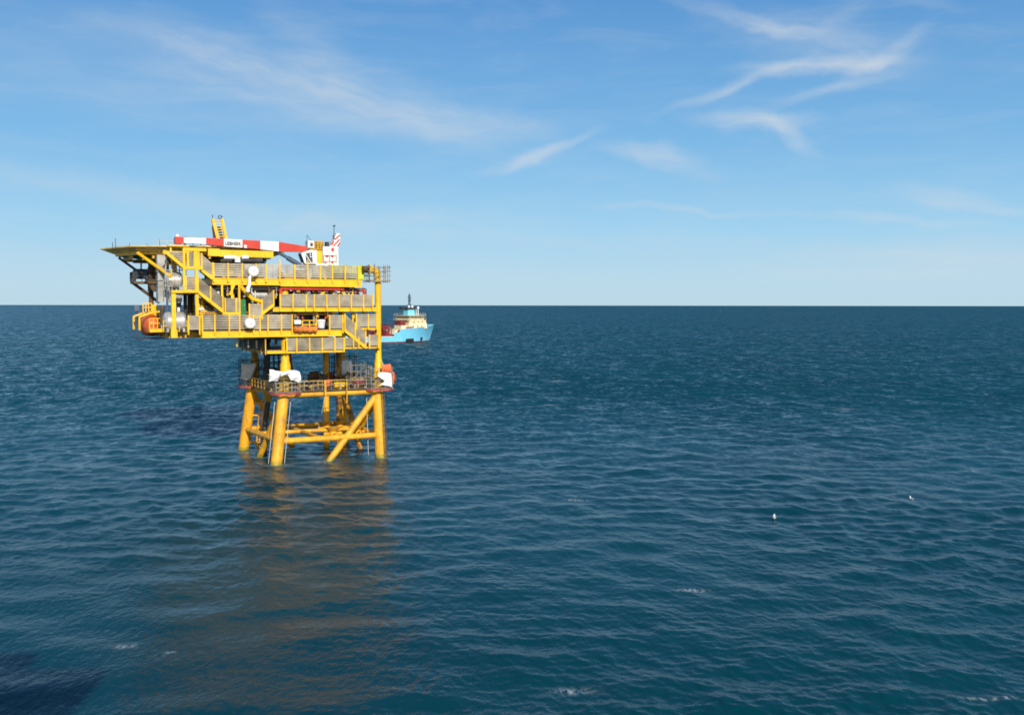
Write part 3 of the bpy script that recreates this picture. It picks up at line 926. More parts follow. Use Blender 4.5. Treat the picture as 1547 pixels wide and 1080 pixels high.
# white crate in the opening
o = at(448.5, 488, -6.2)
t = Thing('equipment_box', 'small white equipment box at the left of the dark main deck opening', 'box', (o[0], -6.2, 15.98))
m = MB(); m.bb(o[0] - 0.45, o[0] + 0.45, -6.5, -5.9, o[2] - 0.15, o[2] + 0.3); t.part('housing', m, WHT)
m = MB(); m.bb(o[0] - 0.5, o[0] + 0.3, -6.55, -5.85, o[2] + 0.31, o[2] + 0.36); t.part('lid', m, WHT)
m = MB(); m.bb(o[0] - 0.3, o[0] + 0.3, -6.4, -6.0, 15.98, o[2] - 0.16); t.part('stand', m, DRK)
# lime container and elbow pipe at the right of the top deck
u0, u1 = FU(500, 412, -5.6), FU(548.5, 412, -5.6)
zt = F(530, 401.5, -5.6)[1]
t = Thing('container', 'lime green canvas covered container behind the top deck railing', 'container', ((u0 + u1) / 2, -5.0, 22.12))
m = MB(); m.bb(u0, u1, -5.6, -3.6, 22.2, zt); t.part('cover', m, LIME)
m = MB()
for q in (u0, (u0 + u1) / 2, u1): m.bb(q - 0.05, q + 0.05, -5.66, -3.54, 22.14, zt + 0.06)
t.part('strap', m, LIME)
m = MB(); m.bb(u0 + 0.1, u1 - 0.1, -5.5, -3.7, 22.12, 22.19); t.part('skid', m, DRK)
cb = COLP['b']
t = Thing('vent_pipe', 'thick yellow elbow pipe on top of the right hand column', 'pipe', (cb[0], cb[1], 22.6))
ze = F(571, 418, -6)[1]
pts = [(cb[0], cb[1], 22.6), (cb[0], cb[1], ze)]
for i in range(1, 8):
    q = R(90) * i / 7
    pts.append((cb[0] - 0.85 + 0.85 * math.cos(q), cb[1], ze + 0.85 * math.sin(q)))
pts.append((cb[0] - 1.1, cb[1], ze + 0.85))
t.part('elbow', MB().path(pts, 0.46, 22), YEL)
t.part('flange', MB().tube((cb[0] - 1.1, cb[1], ze + 0.85), (cb[0] - 1.25, cb[1], ze + 0.85), 0.62, 0.62, 22), YEL)
t.part('valve', MB().tube((cb[0] - 1.25, cb[1], ze + 0.85), (cb[0] - 2.0, cb[1], ze + 0.85), 0.42, 0.42, 18), BRN)
# scaffold cages ------------------------------------------------------
def scaffold(name, label, cu, cv, z0, w, d, lifts, group, mat=SCAF, rimmat=None, boards=(0,), open_side=None, nx=3, ny=3, r=0.038):
    t = Thing(name, label, 'scaffold', (cu, cv, z0), group)
    m = MB()
    H = lifts[-1]
    xs = [cu - w / 2 + w * i / (nx - 1) for i in range(nx)]
    ys = [cv - d / 2 + d * i / (ny - 1) for i in range(ny)]
    for i, x in enumerate(xs):
        for j, y in enumerate(ys):
            if 0 < i < nx - 1 and 0 < j < ny - 1: continue
            m.bar((x, y, z0 - 0.1), (x, y, z0 + H + random.uniform(-0.1, 0.5)), r * 2)
    for L in lifts:
        for y in (ys[0], ys[-1]):
            m.bar((xs[0] - 0.2, y, z0 + L), (xs[-1] + 0.2, y, z0 + L), r * 2)
        for x in (xs[0], xs[-1]):
            m.bar((x, ys[0] - 0.2, z0 + L + 0.04), (x, ys[-1] + 0.2, z0 + L + 0.04), r * 2)
    m.bar((xs[0], ys[0], z0), (xs[-1], ys[0], z0 + H), r * 1.6)
    t.part('scaffold_frame', m, mat)
    m = MB()
    for bz in boards:
        nb = int(d / 0.3)
        for k in range(nb):
            y = cv - d / 2 + 0.15 + k * d / nb
            if abs(y - cv) < 0.72:
                m.bb(xs[0] - 0.1, cu - 0.8, y - 0.12, y + 0.12, z0 + bz, z0 + bz + 0.05)
                m.bb(cu + 0.8, xs[-1] + 0.1, y - 0.12, y + 0.12, z0 + bz, z0 + bz + 0.05)
            else:
                m.bb(xs[0] - random.uniform(0.05, 0.3), xs[-1] + random.uniform(0.05, 0.3), y - 0.12, y + 0.12, z0 + bz, z0 + bz + 0.05)
    t.part('scaffold_boards', m, BOARD)
    if rimmat:
        m = MB()
        hx, hy = w / 2 + 0.3, d / 2 + 0.3
        ch = 0.9
        ring = [(-hx + ch, -hy), (hx - ch, -hy), (hx, -hy + ch), (hx, hy - ch), (hx - ch, hy), (-hx + ch, hy), (-hx, hy - ch), (-hx, -hy + ch)]
        for k in range(8):
            a, b = ring[k], ring[(k + 1) % 8]
            m.bar((cu + a[0], cv + a[1], z0 - 0.16), (cu + b[0], cv + b[1], z0 - 0.16), 0.16, 0.26)
        t.part('edge_beam', m, rimmat)
    return t
GSC = 'scaffolds around the legs'
scaffold('scaffold', 'scaffold ring around the nearest leg, below a crumpled white sheet', -5.7, -6.2, 8.62, 2.9, 2.6, (0.55, 1.1, 2.0), GSC, rimmat=PINK, boards=(0.0, 1.6), nx=4, ny=4)
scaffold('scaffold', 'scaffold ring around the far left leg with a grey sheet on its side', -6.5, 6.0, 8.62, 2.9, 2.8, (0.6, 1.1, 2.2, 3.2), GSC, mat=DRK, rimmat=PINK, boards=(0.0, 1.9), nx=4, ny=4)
scaffold('scaffold', 'scaffold around the right leg beside the white and red sheets', 6.2, -6.1, 8.62, 2.8, 2.6, (0.55, 1.1, 1.7, 2.5), GSC, rimmat=PINK, boards=(0.0, 1.3), nx=4, ny=4)
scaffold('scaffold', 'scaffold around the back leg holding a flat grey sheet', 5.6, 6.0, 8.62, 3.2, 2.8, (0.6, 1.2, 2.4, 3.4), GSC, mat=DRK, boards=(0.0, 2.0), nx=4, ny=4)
scaffold('scaffold', 'light tube scaffold left of the right leg with no sheets', 3.6, -5.4, 9.6, 2.0, 1.4, (0.4, 1.1, 1.9), GSC, boards=(1.0,), nx=4, ny=3, r=0.025)
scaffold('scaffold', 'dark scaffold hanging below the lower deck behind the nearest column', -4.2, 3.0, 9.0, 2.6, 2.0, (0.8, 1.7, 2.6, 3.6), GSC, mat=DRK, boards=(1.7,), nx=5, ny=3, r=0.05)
zc = F(560, 426, -6.0)[1]
scaffold('scaffold', 'scaffold cage round the yellow elbow pipe at the top right corner', 6.2, -5.9, zc, 2.6, 2.0, (0.15, 0.75, 1.3, 1.8), GSC, boards=(0.0, 0.12), nx=5, ny=4, r=0.032)
# sheets ----------------------------------------------------------------
def sheet(label, fn, mat, n=14, m_=12, thick=0.03, name='tarpaulin', group='sheets hung on the leg scaffolds', rnd=0.06):
    mb = MB()
    vs = []
    for side in (0, 1):
        for j in range(m_ + 1):
            for i in range(n + 1):
                s, t = i / n, j / m_
                p = Vector(fn(s, t))
                k = rnd * (math.sin(s * 23 + t * 9) * 0.6 + math.sin(t * 31 - s * 7) * 0.4 + math.sin(s * 51 + t * 40) * 0.3)
                p += Vector((k * 0.5, k + side * thick, k * 0.3))
                vs.append(p)
    fs = []
    W = n + 1
    off = W * (m_ + 1)
    for j in range(m_):
        for i in range(n):
            q = (j * W + i, j * W + i + 1, (j + 1) * W + i + 1, (j + 1) * W + i)
            fs.append(q)
            fs.append(tuple(off + k for k in reversed(q)))
    edge = [i for i in range(W)] + [j * W + n for j in range(1, m_ + 1)] + [m_ * W + i for i in range(n - 1, -1, -1)] + [j * W for j in range(m_ - 1, 0, -1)]
    for a, b in zip(edge, edge[1:] + edge[:1]):
        fs.append((a, a + off, b + off, b))
    mb.add(vs, fs)
    o = mb.v[0]
    zmin = min(p[2] for p in mb.v)
    return single(name, mb, mat, label, 'tarpaulin', (o[0], o[1], zmin), group)
def quad(v, pts, bulge=0.0, vx=0.0):
    P = [F(x, y, v) for x, y in pts]      # tl, tr, br, bl
    def fn(s, t):
        top = [P[0][k] + (P[1][k] - P[0][k]) * s for k in (0, 1)]
        bot = [P[3][k] + (P[2][k] - P[3][k]) * s for k in (0, 1)]
        u, z = top[0] + (bot[0] - top[0]) * t, top[1] + (bot[1] - top[1]) * t
        return (u, v - bulge * math.sin(math.pi * t) + vx * s, z)
    return fn
pA = quad(-7.75, ((407, 560), (453, 561), (455, 577), (406, 577)), 0.25)
def archA(s, t):          # a sheet draped over the rails with an opening in the middle
    x = pA(s, t)
    lift = 0.0
    if 0.26 < s < 0.68:
        lift = t * 0.62 * min(1, min(s - 0.26, 0.68 - s) / 0.08)
    return (x[0], x[1] + 0.10 * math.sin(s * 14), x[2] + lift * 1.25 + 0.10 * math.sin(s * 9 + 1) * (1 - t) + (0.12 * math.sin(s * 11) * t))
sheet('crumpled white sheet draped over the scaffold of the nearest leg', archA, TARP, 34, 12, rnd=0.09)
sheet('grey sheet hung on the shaded scaffold of the far left leg', quad(4.4, ((364, 550), (387.5, 549.5), (377, 574.5), (363.5, 573)), 0.3), TARP, 16, 14)
sheet('flat grey sheet hung on the scaffold of the back leg', quad(4.4, ((509, 545), (531.5, 545), (532.5, 567), (511, 567)), 0.1), TARP, 12, 10, rnd=0.03)
def pB(s, t):
    return quad(-7.6, ((577, 562), (591, 564), (592, 584.5), (574, 581)), 0.1)(s, t)
sheet('bright white sheet hung on the right leg scaffold over an orange one', lambda s, t: (lambda p: (p[0] - (0.5 * math.sin(t * 6.2) * (1 - s)), p[1], p[2]))(pB(s, t)), TARP, 12, 14, rnd=0.05)
sheet('orange red sheet above the white one on the right leg scaffold', quad(-7.3, ((575, 552), (590, 550), (592, 563), (577, 562)), 0.15), ORG, 12, 10, rnd=0.05)
t = Thing('rescue_boat', 'small orange red rescue boat hull tipped up behind the white sheet', 'boat', at(594, 583, -6.0))
p = at(593.5, 571, -6.0)
m = MB().path([(p[0] - 0.2, -6.0, p[2] + 0.85), (p[0] - 0.1, -6.0, p[2] + 0.7), (p[0] + 0.1, -6.0, p[2] + 0.25), (p[0] + 0.1, -6.0, p[2] - 0.25), (p[0] - 0.1, -6.0, p[2] - 0.7), (p[0] - 0.2, -6.0, p[2] - 0.85)], [0.06, 0.2, 0.31, 0.31, 0.2, 0.06], 14)
t.part('hull', m, ORG)
m = MB().path([(p[0] + 0.16, -6.3, p[2] + 0.5), (p[0] + 0.2, -6.33, p[2]), (p[0] + 0.1, -6.3, p[2] - 0.5)], 0.07, 6)
t.part('grab_line', m, DRED)

# --- yellow ladder tower behind the boom
base = at(332, 364, -1.0)
t = Thing('ladder_tower', 'leaning yellow ladder tower with a red side behind the crane boom', 'tower', (base[0], -1.0, 25.3))
def seg(x0, y0, x1, y1, w, v, v1=None):
    a, b = F(x0, y0, v), F(x1, y1, v if v1 is None else v1)
    return ((a[0], v, a[1]), (b[0], v if v1 is None else v1, b[1]), w)
m = MB()
for q in ((330, 368, 320.8, 331, 0.3, -1.0), (342.5, 368, 335, 331, 0.3, -1.0), (327, 368, 321, 340, 0.16, 0.3), (337, 368, 330, 342, 0.16, 0.3)):
    m.bar(*seg(*q))
t.part('frame', m, YEL)
m = MB()
for i in range(9):
    q = i / 8
    a, b = F(330 - 8.6 * q, 366 - 32 * q, -1.0), F(341.6 - 7 * q, 366 - 32 * q, -1.0)
    m.bar((a[0], -1.0, a[1]), (b[0], -1.0, b[1]), 0.09)
t.part('rung', m, YEL)
m = MB()
P = [F(*p, -0.4) for p in ((322.5, 366), (328, 366), (323, 343), (319.8, 343))]
m.prism([(p[0], -0.4, p[1]) for p in P], (0, 0.1, 0)); t.part('side_panel', m, DRED)
m = MB()
P = [F(*p, -0.9) for p in ((333.5, 362), (338, 362), (333, 343), (328.5, 343))]
m.prism([(p[0], -0.9, p[1]) for p in P], (0, 0.3, 0)); t.part('cable_tray', m, DRK)
m = MB()
m.bar(*seg(321, 334, 320.6, 325, 0.07, -1.0)); m.bar(*seg(334.5, 334, 334, 328, 0.07, -1.0))
a = F(332.5, 329, -1.0)
m.path([(a[0] + 0.25 * math.cos(q / 8 * math.pi * 2), -1.0, a[1] + 0.2 * math.sin(q / 8 * math.pi * 2)) for q in range(8)], 0.05, 6)
t.part('lamp_bracket', m, DRK)

# --- crane
CV = -4.0
cu, _ = F(487, 395, CV)
t = Thing('pedestal_crane', 'red and white pedestal crane with its boom lowered above the helideck edge', 'crane', (cu, CV + 0.8, 22.12))
t.part('pedestal', MB().path([(cu, CV + 0.8, 22.12), (cu, CV + 0.8, 23.5), (cu, CV + 0.8, 23.6), (cu, CV + 0.8, 24.1)], [0.8, 0.8, 1.0, 1.0], 24), YEL)
def cbox(x0, y0, x1, y1, v0, v1, mat, name, under=None):
    a, b = F(x0, y1, v0), F(x1, y0, v0)
    return t.part(name, MB().bb(a[0], b[0], v0, v1, a[1], b[1]), mat, under)
cbox(455, 399, 511, 402.5, CV - 0.6, CV + 2.2, WHT, 'slew_deck')
hs = cbox(488, 373.5, 510.8, 398.5, CV - 0.4, CV + 1.8, WHT, 'machinery_house')
for (x, y, w, h) in ((500.5, 375, 4, 5), (500.5, 385.5, 3.2, 4), (500.5, 395.5, 3.2, 4), (492, 386, 4, 3), (490, 396, 3.2, 4)):
    a, b = F(x, y + h, CV - 0.45), F(x + w, y, CV - 0.45)
    t.part('red_marking', MB().bb(a[0], b[0], CV - 0.43, CV - 0.405, a[1], b[1]), RED, hs)
m = MB()
for y in (386, 395): m.bar(*seg(489, y, 508, y, 0.05, CV - 0.6))
for x in (489, 498, 508): m.bar(*seg(x, 398, x, 385, 0.05, CV - 0.6))
t.part('house_railing', m, GALV)
# striped top block
P = [F(*p, CV) for p in ((498, 373), (510.5, 373), (514, 363), (513.5, 353.5), (508, 352.5), (505, 362.5))]
top = t.part('mast_head', MB().prism([(p[0], CV, p[1]) for p in P], (0, 1.2, 0)), WHT)
m = MB()
for (x0, y0, x1, y1, w) in ((500.5, 371, 504, 364.5, 2.6), (503.5, 372.2, 513, 362, 2.2), (505.3, 362.8, 513.4, 355.5, 2.2), (509.5, 372.4, 513.6, 367, 1.8)):
    a, b = F(x0, y0, CV), F(x1, y1, CV)
    d = Vector((b[0] - a[0], 0, b[1] - a[1])).normalized()
    nrm = Vector((-d.z, 0, d.x)) * (w * 0.04)
    aa, bb_ = Vector((a[0], CV - 0.015, a[1])), Vector((b[0], CV - 0.015, b[1]))
    m.prism([aa - nrm, bb_ - nrm, bb_ + nrm, aa + nrm], (0, 0.012, 0))
t.part('stripe', m, RED, top)
cbox(465, 364.5, 474, 374.5, CV - 0.2, CV + 1.0, WHT, 'winch_cabin')
cbox(468.6, 367.5, 472.5, 372.5, CV - 0.24, CV - 0.21, GLS, 'window')
m = MB()
a, b = F(468, 399, CV + 0.2), F(487, 376, CV + 0.2)
m.bb(a[0], b[0], CV + 0.2, CV + 1.4, a[1], b[1])
t.part('slew_column', m, YEL)
m = MB()
for x in (475, 479.5, 484, 488): m.bar(*seg(x, 377, x, 364.5, 0.12, CV))
for y in (365, 369, 373, 377): m.bar(*seg(474.5, y, 488, y, 0.1, CV))
a, b = F(478, 376, CV + 0.5), F(487, 366, CV + 0.5)
m.bb(a[0], b[0], CV + 0.5, CV + 1.2, a[1], b[1])
t.part('winch_frame', m, YELD)
cbox(493, 366, 497, 373, CV + 0.1, CV + 0.8, DRK, 'winch_drum')
# cab
P = [F(*p, CV - 1.3) for p in ((460.5, 399), (478.5, 399), (478.5, 378.5), (467.5, 378.5), (456, 382), (455, 384))]
cab = t.part('cab', MB().prism([(p[0], CV - 1.3, p[1]) for p in P], (0, 1.4, 0)), WHT)
P = [F(*p, CV - 1.33) for p in ((462.5, 397.3), (472.5, 397.3), (471, 381.5), (461, 383.5))]
t.part('side_window', MB().prism([(p[0], CV - 1.325, p[1]) for p in P], (0, 0.02, 0)), GLS, cab)
m = MB()
m.bar(*seg(461, 384, 469.5, 397.5, 0.09, CV - 1.35)); m.bar(*seg(468.5, 389, 472, 388.5, 0.07, CV - 1.35)); m.bar(*seg(468.5, 382, 468.5, 389, 0.07, CV - 1.35))
t.part('window_frame', m, WHT, cab)
P = [F(*p, CV - 1.3) for p in ((460.3, 398.5), (455.2, 384.3))]
m = MB()
m.prism([(P[0][0] - 0.03, CV - 1.2, P[0][1]), (P[1][0] - 0.03, CV - 1.2, P[1][1]), (P[1][0] - 0.03, CV, P[1][1]), (P[0][0] - 0.03, CV, P[0][1])], (0.02, 0, 0))
t.part('front_window', m, GLS, cab)
# boom: straight box girder with coloured sections
BV = -5.0
T = [(277, 359.6, 367.8), (311, 360.2, 369.6), (338, 361.6, 372.8), (366, 362.8, 374.8), (393, 364.4, 377.2), (421, 365.8, 380.4), (464, 373.2, 380.8)]
for i in range(6):
    (x0, t0, b0), (x1, t1, b1) = T[i], T[i + 1]
    P = [F(x0, b0, BV), F(x1, b1, BV), F(x1, t1, BV), F(x0, t0, BV)]
    t.part('boom_section', MB().prism([(p[0] + (0.004 if k in (0, 3) else 0), BV, p[1]) for k, p in enumerate(P)], (0, 0.9, 0)), (WHT, RED)[i % 2])
P = [F(*p, BV - 0.1) for p in ((265, 369), (275, 369.5), (277.5, 366), (277.5, 359), (266, 358), (264.5, 361))]
hd = t.part('boom_head', MB().prism([(p[0], BV - 0.1, p[1]) for p in P], (0, 1.1, 0)), RED)
m = MB()
a = F(269, 357.8, BV)
m.ell((a[0], BV + 0.4, a[1]), (0.22, 0.22, 0.3))
t.part('beacon', m, WHT, hd)
m = MB()
m.bar(*seg(277, 361, 282, 361, 0.3, BV + 0.3)); m.bar(*seg(278, 367, 280, 372, 0.2, BV + 0.3))
t.part('sheave', m, BRN, hd)
m = MB()
for x0, y0, x1, y1 in ((277, 357.2, 466, 371.0), ): m.bar(*seg(x0, y0, x1, y1, 0.035, BV + 0.45))
t.part('hoist_rope', m, GALV)
m = MB()
for x, y in ((291, 369), (303, 370), (321, 372), (333, 373.6)): m.bar(*seg(x, y - 0.7, x, y + 1.1, 0.14, BV + 0.4))
t.part('rope_guide', m, DRK)
m = MB()
m.tube(at(416, 379.5, BV + 0.5), at(436, 391, BV + 0.5), 0.2, 0.2, 12); m.tube(at(434, 390, BV + 0.5), at(455, 402.5, BV + 0.5), 0.3, 0.3, 12)
t.part('luffing_cylinder', m, NAVY)
m = MB()
m.bar(*seg(504, 365, 504.4, 343, 0.06, CV + 0.3)); a = F(504.6, 342, CV + 0.3)
m.tube((a[0] - 0.14, CV + 0.3, a[1]), (a[0] + 0.14, CV + 0.3, a[1] + 0.04), 0.09, 0.09, 8)
m.bar(*seg(463.5, 372, 463.5, 355.5, 0.05, CV)); m.bar(*seg(463.5, 355.5, 470, 364, 0.04, CV))
t.part('aerial', m, DRK)
# red number plate on the boom and the maker's lettering
m = MB()
a, b = F(368.6, 375.2, BV), F(372.5, 370.6, BV)
m.bb(a[0], b[0], BV - 0.03, BV - 0.005, a[1], b[1])
t.part('notice', m, WHT)
tc = bpy.data.curves.new('lettering', 'FONT')
tc.body = 'LIEBHERR'
tc.size = 1.0
tc.offset = 0.03
tob = bpy.data.objects.new('lettering_source', tc)
COL.objects.link(tob)
bpy.context.view_layer.update()
me = bpy.data.meshes.new_from_object(tob.evaluated_get(bpy.context.evaluated_depsgraph_get()))
bpy.data.objects.remove(tob)
xs = [v.co.x for v in me.vertices]; ys = [v.co.y for v in me.vertices]
a, b = F(340.2, 371.4, BV), F(363.8, 366.8, BV)
e, dz = F(340.2, 371.0, BV), F(363.8, 371.9, BV)
m = MB()
for v in me.vertices:
    q, w = (v.co.x - min(xs)) / (max(xs) - min(xs)), (v.co.y - min(ys)) / (max(ys) - min(ys))
    zlow = e[1] + (dz[1] - e[1]) * q
    m.v.append((e[0] + (dz[0] - e[0]) * q, BV - 0.03, zlow + w * 0.42))
m.f = [tuple(p.vertices) for p in me.polygons]
# thicken the lettering
nv = len(m.v)
vs2 = [(x, y + 0.022, z) for x, y, z in m.v]
fs2 = [tuple(i + nv for i in reversed(f_)) for f_ in m.f]
m.v += vs2
m.f += fs2
t.part('lettering', m, BLK)
# boom rest
m = MB()
a = F(268, 371, BV)
m.bb(a[0] - 1.0, a[0] + 1.3, BV + 0.0, BV + 0.8, a[1] - 0.15, a[1])
for q in (-0.7, 0.9): m.bar((a[0] + q, BV + 0.4, 25.1), (a[0] + q, BV + 0.4, a[1] - 0.1), 0.18)
m.bb(a[0] - 1.2, a[0] + 1.6, BV - 0.1, BV + 1.6, 24.9, 25.1)
plat.part('boom_rest', m, YEL)

# --- things between helideck and top deck: white gas heater pipes
p = at(353, 391, -4.3)
tt = Thing('white_pipework', 'thick white pipes under the right end of the helideck', 'pipes', (p[0], -4.3, 22.12))
m = MB()
m.tube(at(338, 389.3, -6.2), at(355, 389.3, -6.2), 0.24, 0.24, 12); m.tube(at(365, 389.3, -6.2), at(375, 389.3, -6.2), 0.24, 0.24, 12)
tt.part('pipe', m, WHT)
m = MB(); m.tube(at(358.8, 397, -6.3), at(358.8, 388.5, -6.3), 0.36, 0.30, 14); tt.part('stack', m, WHT)
m = MB(); m.tube(at(333, 394.5, -6.1), at(350, 394.5, -6.1), 0.2, 0.2, 10); m.tube(at(362, 394, -6.0), at(396, 394, -6.0), 0.3, 0.3, 10); tt.part('lower_pipe', m, DRK)

# --- small items at the left: instrument box on a post, floodlights
p = at(206.5, 474, 4.0)
t = Thing('instrument_box', 'small grey instrument box on a post beside the lifeboat station', 'box', p)
a, b = F(203, 470.5, 4.0), F(210, 462, 4.0)
t.part('housing', MB().bb(a[0], b[0], 4.0, 4.5, a[1], b[1]), NAVY)
t.part('post', MB().bar((p[0] + 0.1, 4.25, a[1]), (p[0] + 0.1, 4.25, p[2] - 1.5), 0.14), DRK)
for px, py, v, lab in ((269.5, 468.5, -6.3, 'white floodlight on a yellow stalk above the large silver drum'),
                       (304, 468, -6.3, 'white egg shaped lamp beside the yellow stair post')):
    u, z = F(px, py, v)
    t = Thing('floodlight', lab, 'lamp', (u, v, 16.0))
    if px < 300: t.part('lamp_head', MB().bb(u - 0.13, u + 0.13, v - 0.12, v + 0.15, z - 0.22, z + 0.25), WHT)
    else: t.part('lamp_head', MB().ell((u, v, z), (0.36, 0.25, 0.2)), WHT)
    t.part('post', MB().bar((u - 0.05, v, 16.0), (u - 0.05, v, z - 0.15), 0.1), YEL)

# --- lifeboat with davits
lu = FU(226, 494, 1.5)
lz = F(226, 509, -1.0)[1]
t = Thing('lifeboat', 'enclosed orange lifeboat hanging at the left end of the platform', 'lifeboat', (lu, 1.5, lz))
def boat_ring(v, w, zl, zh):
    n = 18
    out = []
    for k in range(n):
        a = 2 * math.pi * k / n
        s, c = math.sin(a), math.cos(a)
        out.append((lu + w * math.copysign(abs(c) ** 0.75, c), v, lz + (zl + zh) / 2 + (zh - zl) / 2 * math.copysign(abs(s) ** 0.85, s)))
    return out
def loft(rings):
    m = MB()
    n = len(rings[0])
    vs = [p for r_ in rings for p in r_]
    fs = []
    for i in range(len(rings) - 1):
        for k in range(n):
            fs.append((i * n + k, i * n + (k + 1) % n, (i + 1) * n + (k + 1) % n, (i + 1) * n + k))
    fs += [tuple(reversed(range(n))), tuple(range((len(rings) - 1) * n, len(rings) * n))]
    return m.add(vs, fs)
t.part('hull', loft([boat_ring(-1.25, 0.1, 0.9, 1.2), boat_ring(-1.1, 0.5, 0.4, 1.9), boat_ring(-0.6, 0.8, 0.12, 2.35), boat_ring(0.3, 0.95, 0, 2.55), boat_ring(2.6, 0.95, 0, 2.6), boat_ring(4.0, 0.75, 0.2, 2.3), boat_ring(4.7, 0.2, 0.9, 1.5)]), ORG)
m = MB()
m.bb(lu - 1.0, lu + 1.0, -0.4, 3.8, lz + 1.0, lz + 1.12)
t.part('gunwale', m, DRED)
m = MB(); m.bb(lu - 0.4, lu + 0.4, 0.6, 1.9, lz + 2.5, lz + 2.85); t.part('conning_hatch', m, ORG)
m = MB(); m.bb(lu - 0.25, lu + 0.25, -1.02, -0.9, lz + 1.55, lz + 1.8); t.part('window', m, GLS)
m = MB()
for q in (0.1, 2.9):
    m.bar((lu, q, lz + 2.5), (lu, q, lz + 2.9), 0.1)
t.part('lifting_hook', m, DRK)
for (dv, sh) in ((-1.3, 0.0), (3.4, 0.0)):
    m = MB()
    w = 1.5
    top = lz + 2.85
    m.path([(lu + 1.6, dv, lz + 1.6), (lu + 1.2, dv, top - 0.2), (lu + 0.7, dv, top + 0.05), (lu - 0.5, dv, top - 0.2), (lu - w, dv, top - 0.55), (lu - w - 0.02, dv, top - 0.7), (lu - w - 0.02, dv, lz + 0.75)], 0.13, 8)
    plat.part('davit', m, YEL)
m = MB()
for q in (-1.3, 1.0, 3.4): m.bar((lu - 1.52, q, lz - 0.25), (lu - 1.52, q, lz + 0.8), 0.07)
m.bar((lu - 1.52, -1.3, lz + 1.6), (lu - 1.52, 3.4, lz + 1.6), 0.1)
m.bb(lu - 1.6, lu + 1.4, -1.2, 3.0, lz - 0.3, lz - 0.24)
plat.part('davit_frame', m, DRK)

# ------------------------------------------------------------------ SUPPLY SHIP
TS = R(38)
LB = 66.0
bowY = 520.0
bowX = (655.5 - 773.5) / FPX * bowY
SF = Frame(bowX - LB * math.cos(TS), bowY - LB * math.sin(TS), TS)
ship = Thing('supply_ship', 'sky blue anchor handling ship with cream wheelhouse beyond the platform', 'ship', (0, 0, 0), frame=SF)
stn = [(0, 7.6, 8.0, 3.4), (10, 8.3, 8.5, 3.3), (36.5, 8.4, 8.6, 3.3), (36.6, 8.4, 8.6, 5.2), (39.5, 8.3, 8.6, 5.4), (40.6, 8.2, 8.7, 6.9), (46, 7.6, 8.7, 7.1), (52, 6.0, 8.2, 7.5), (57, 4.0, 6.9, 8.0), (61, 2.0, 4.8, 8.4), (64, 0.5, 2.4, 8.7), (66, 0.05, 0.4, 8.9)]
def hull_pts(x, wl, dk, z):
    stem = 0.0 if x < 60 else (x - 60) * 0.55
    pts = []
    for (q, zz) in ((0.55, -1.5), (1.0, 0.0), (1.0, 0.65)):
        pts.append((x - stem * (1 - zz / 9.0), -wl * q, zz))
    for k in range(1, 7):
        f_ = k / 6
        zz = 0.65 + (z - 0.65) * f_
        pts.append((x - stem * (1 - zz / 9.0), -(wl + (dk - wl) * f_ ** 1.6), zz))
    return pts
def hull_mesh(lo, hi):
    m = MB()
    rows = [hull_pts(*s)[lo:hi] for s in stn]
    n = hi - lo
    for side in (1, -1):
        vs = [(p[0], p[1] * side, p[2]) for r_ in rows for p in r_]
        fs = [(i * n + k, (i + 1) * n + k, (i + 1) * n + k + 1, i * n + k + 1) for i in range(len(rows) - 1) for k in range(n - 1)]
        m.add(vs, fs)
    # transom
    a = rows[0]
    m.add([(p[0], p[1], p[2]) for p in a] + [(p[0], -p[1], p[2]) for p in a], [(k, k + 1, n + k + 1, n + k) for k in range(n - 1)])
    return m
hull = ship.part('hull', hull_mesh(2, 9), SBLUE)
ship.part('boot_stripe', hull_mesh(0, 3), SRED, hull)
m = MB()
for i in range(len(stn) - 1):
    (x0, _, d0, z0), (x1, _, d1, z1) = stn[i], stn[i + 1]
    if x1 - x0 < 0.5: continue
    z0, z1 = (z0 - 0.9, z1 - 0.9) if x0 < 40 else (z0 - 0.6, z1 - 0.6)
    m.add([(x0, -d0 + 0.3, z0), (x1, -d1 + 0.3, z1), (x1, d1 - 0.3, z1), (x0, d0 - 0.3, z0)], [(0, 1, 2, 3)])
ship.part('work_deck', m, SRED)
m = MB()
for s in (-1, 1):
    m.bb(1, 36.5, s * 8.65 - 0.08, s * 8.65 + 0.08, 3.15, 3.45)
    m.bar((40.8, s * 8.75, 6.95), (57, s * 6.95, 8.05), 0.16)
ship.part('fender_rail', m, WHT)
for (x0, x1, z0, z1) in ((43.4, 48.4, 0.35, 2.1),):
    m = MB()
    m.prism([(x0, -8.5, z0), (x1, -8.05, z0), (x1 - 0.2, -8.1, z1), (x0 + 0.3, -8.55, z1)], (0, -0.35, 0))
    ship.part('fender', m, BLK)
m = MB().prism([(54.0, -5.6, 0.9), (55.2, -5.2, 0.9), (55.2, -5.5, 2.4), (54.5, -5.7, 2.7), (54.0, -5.8, 2.4)], (0, -0.35, 0))
ship.part('anchor', m, BLK)
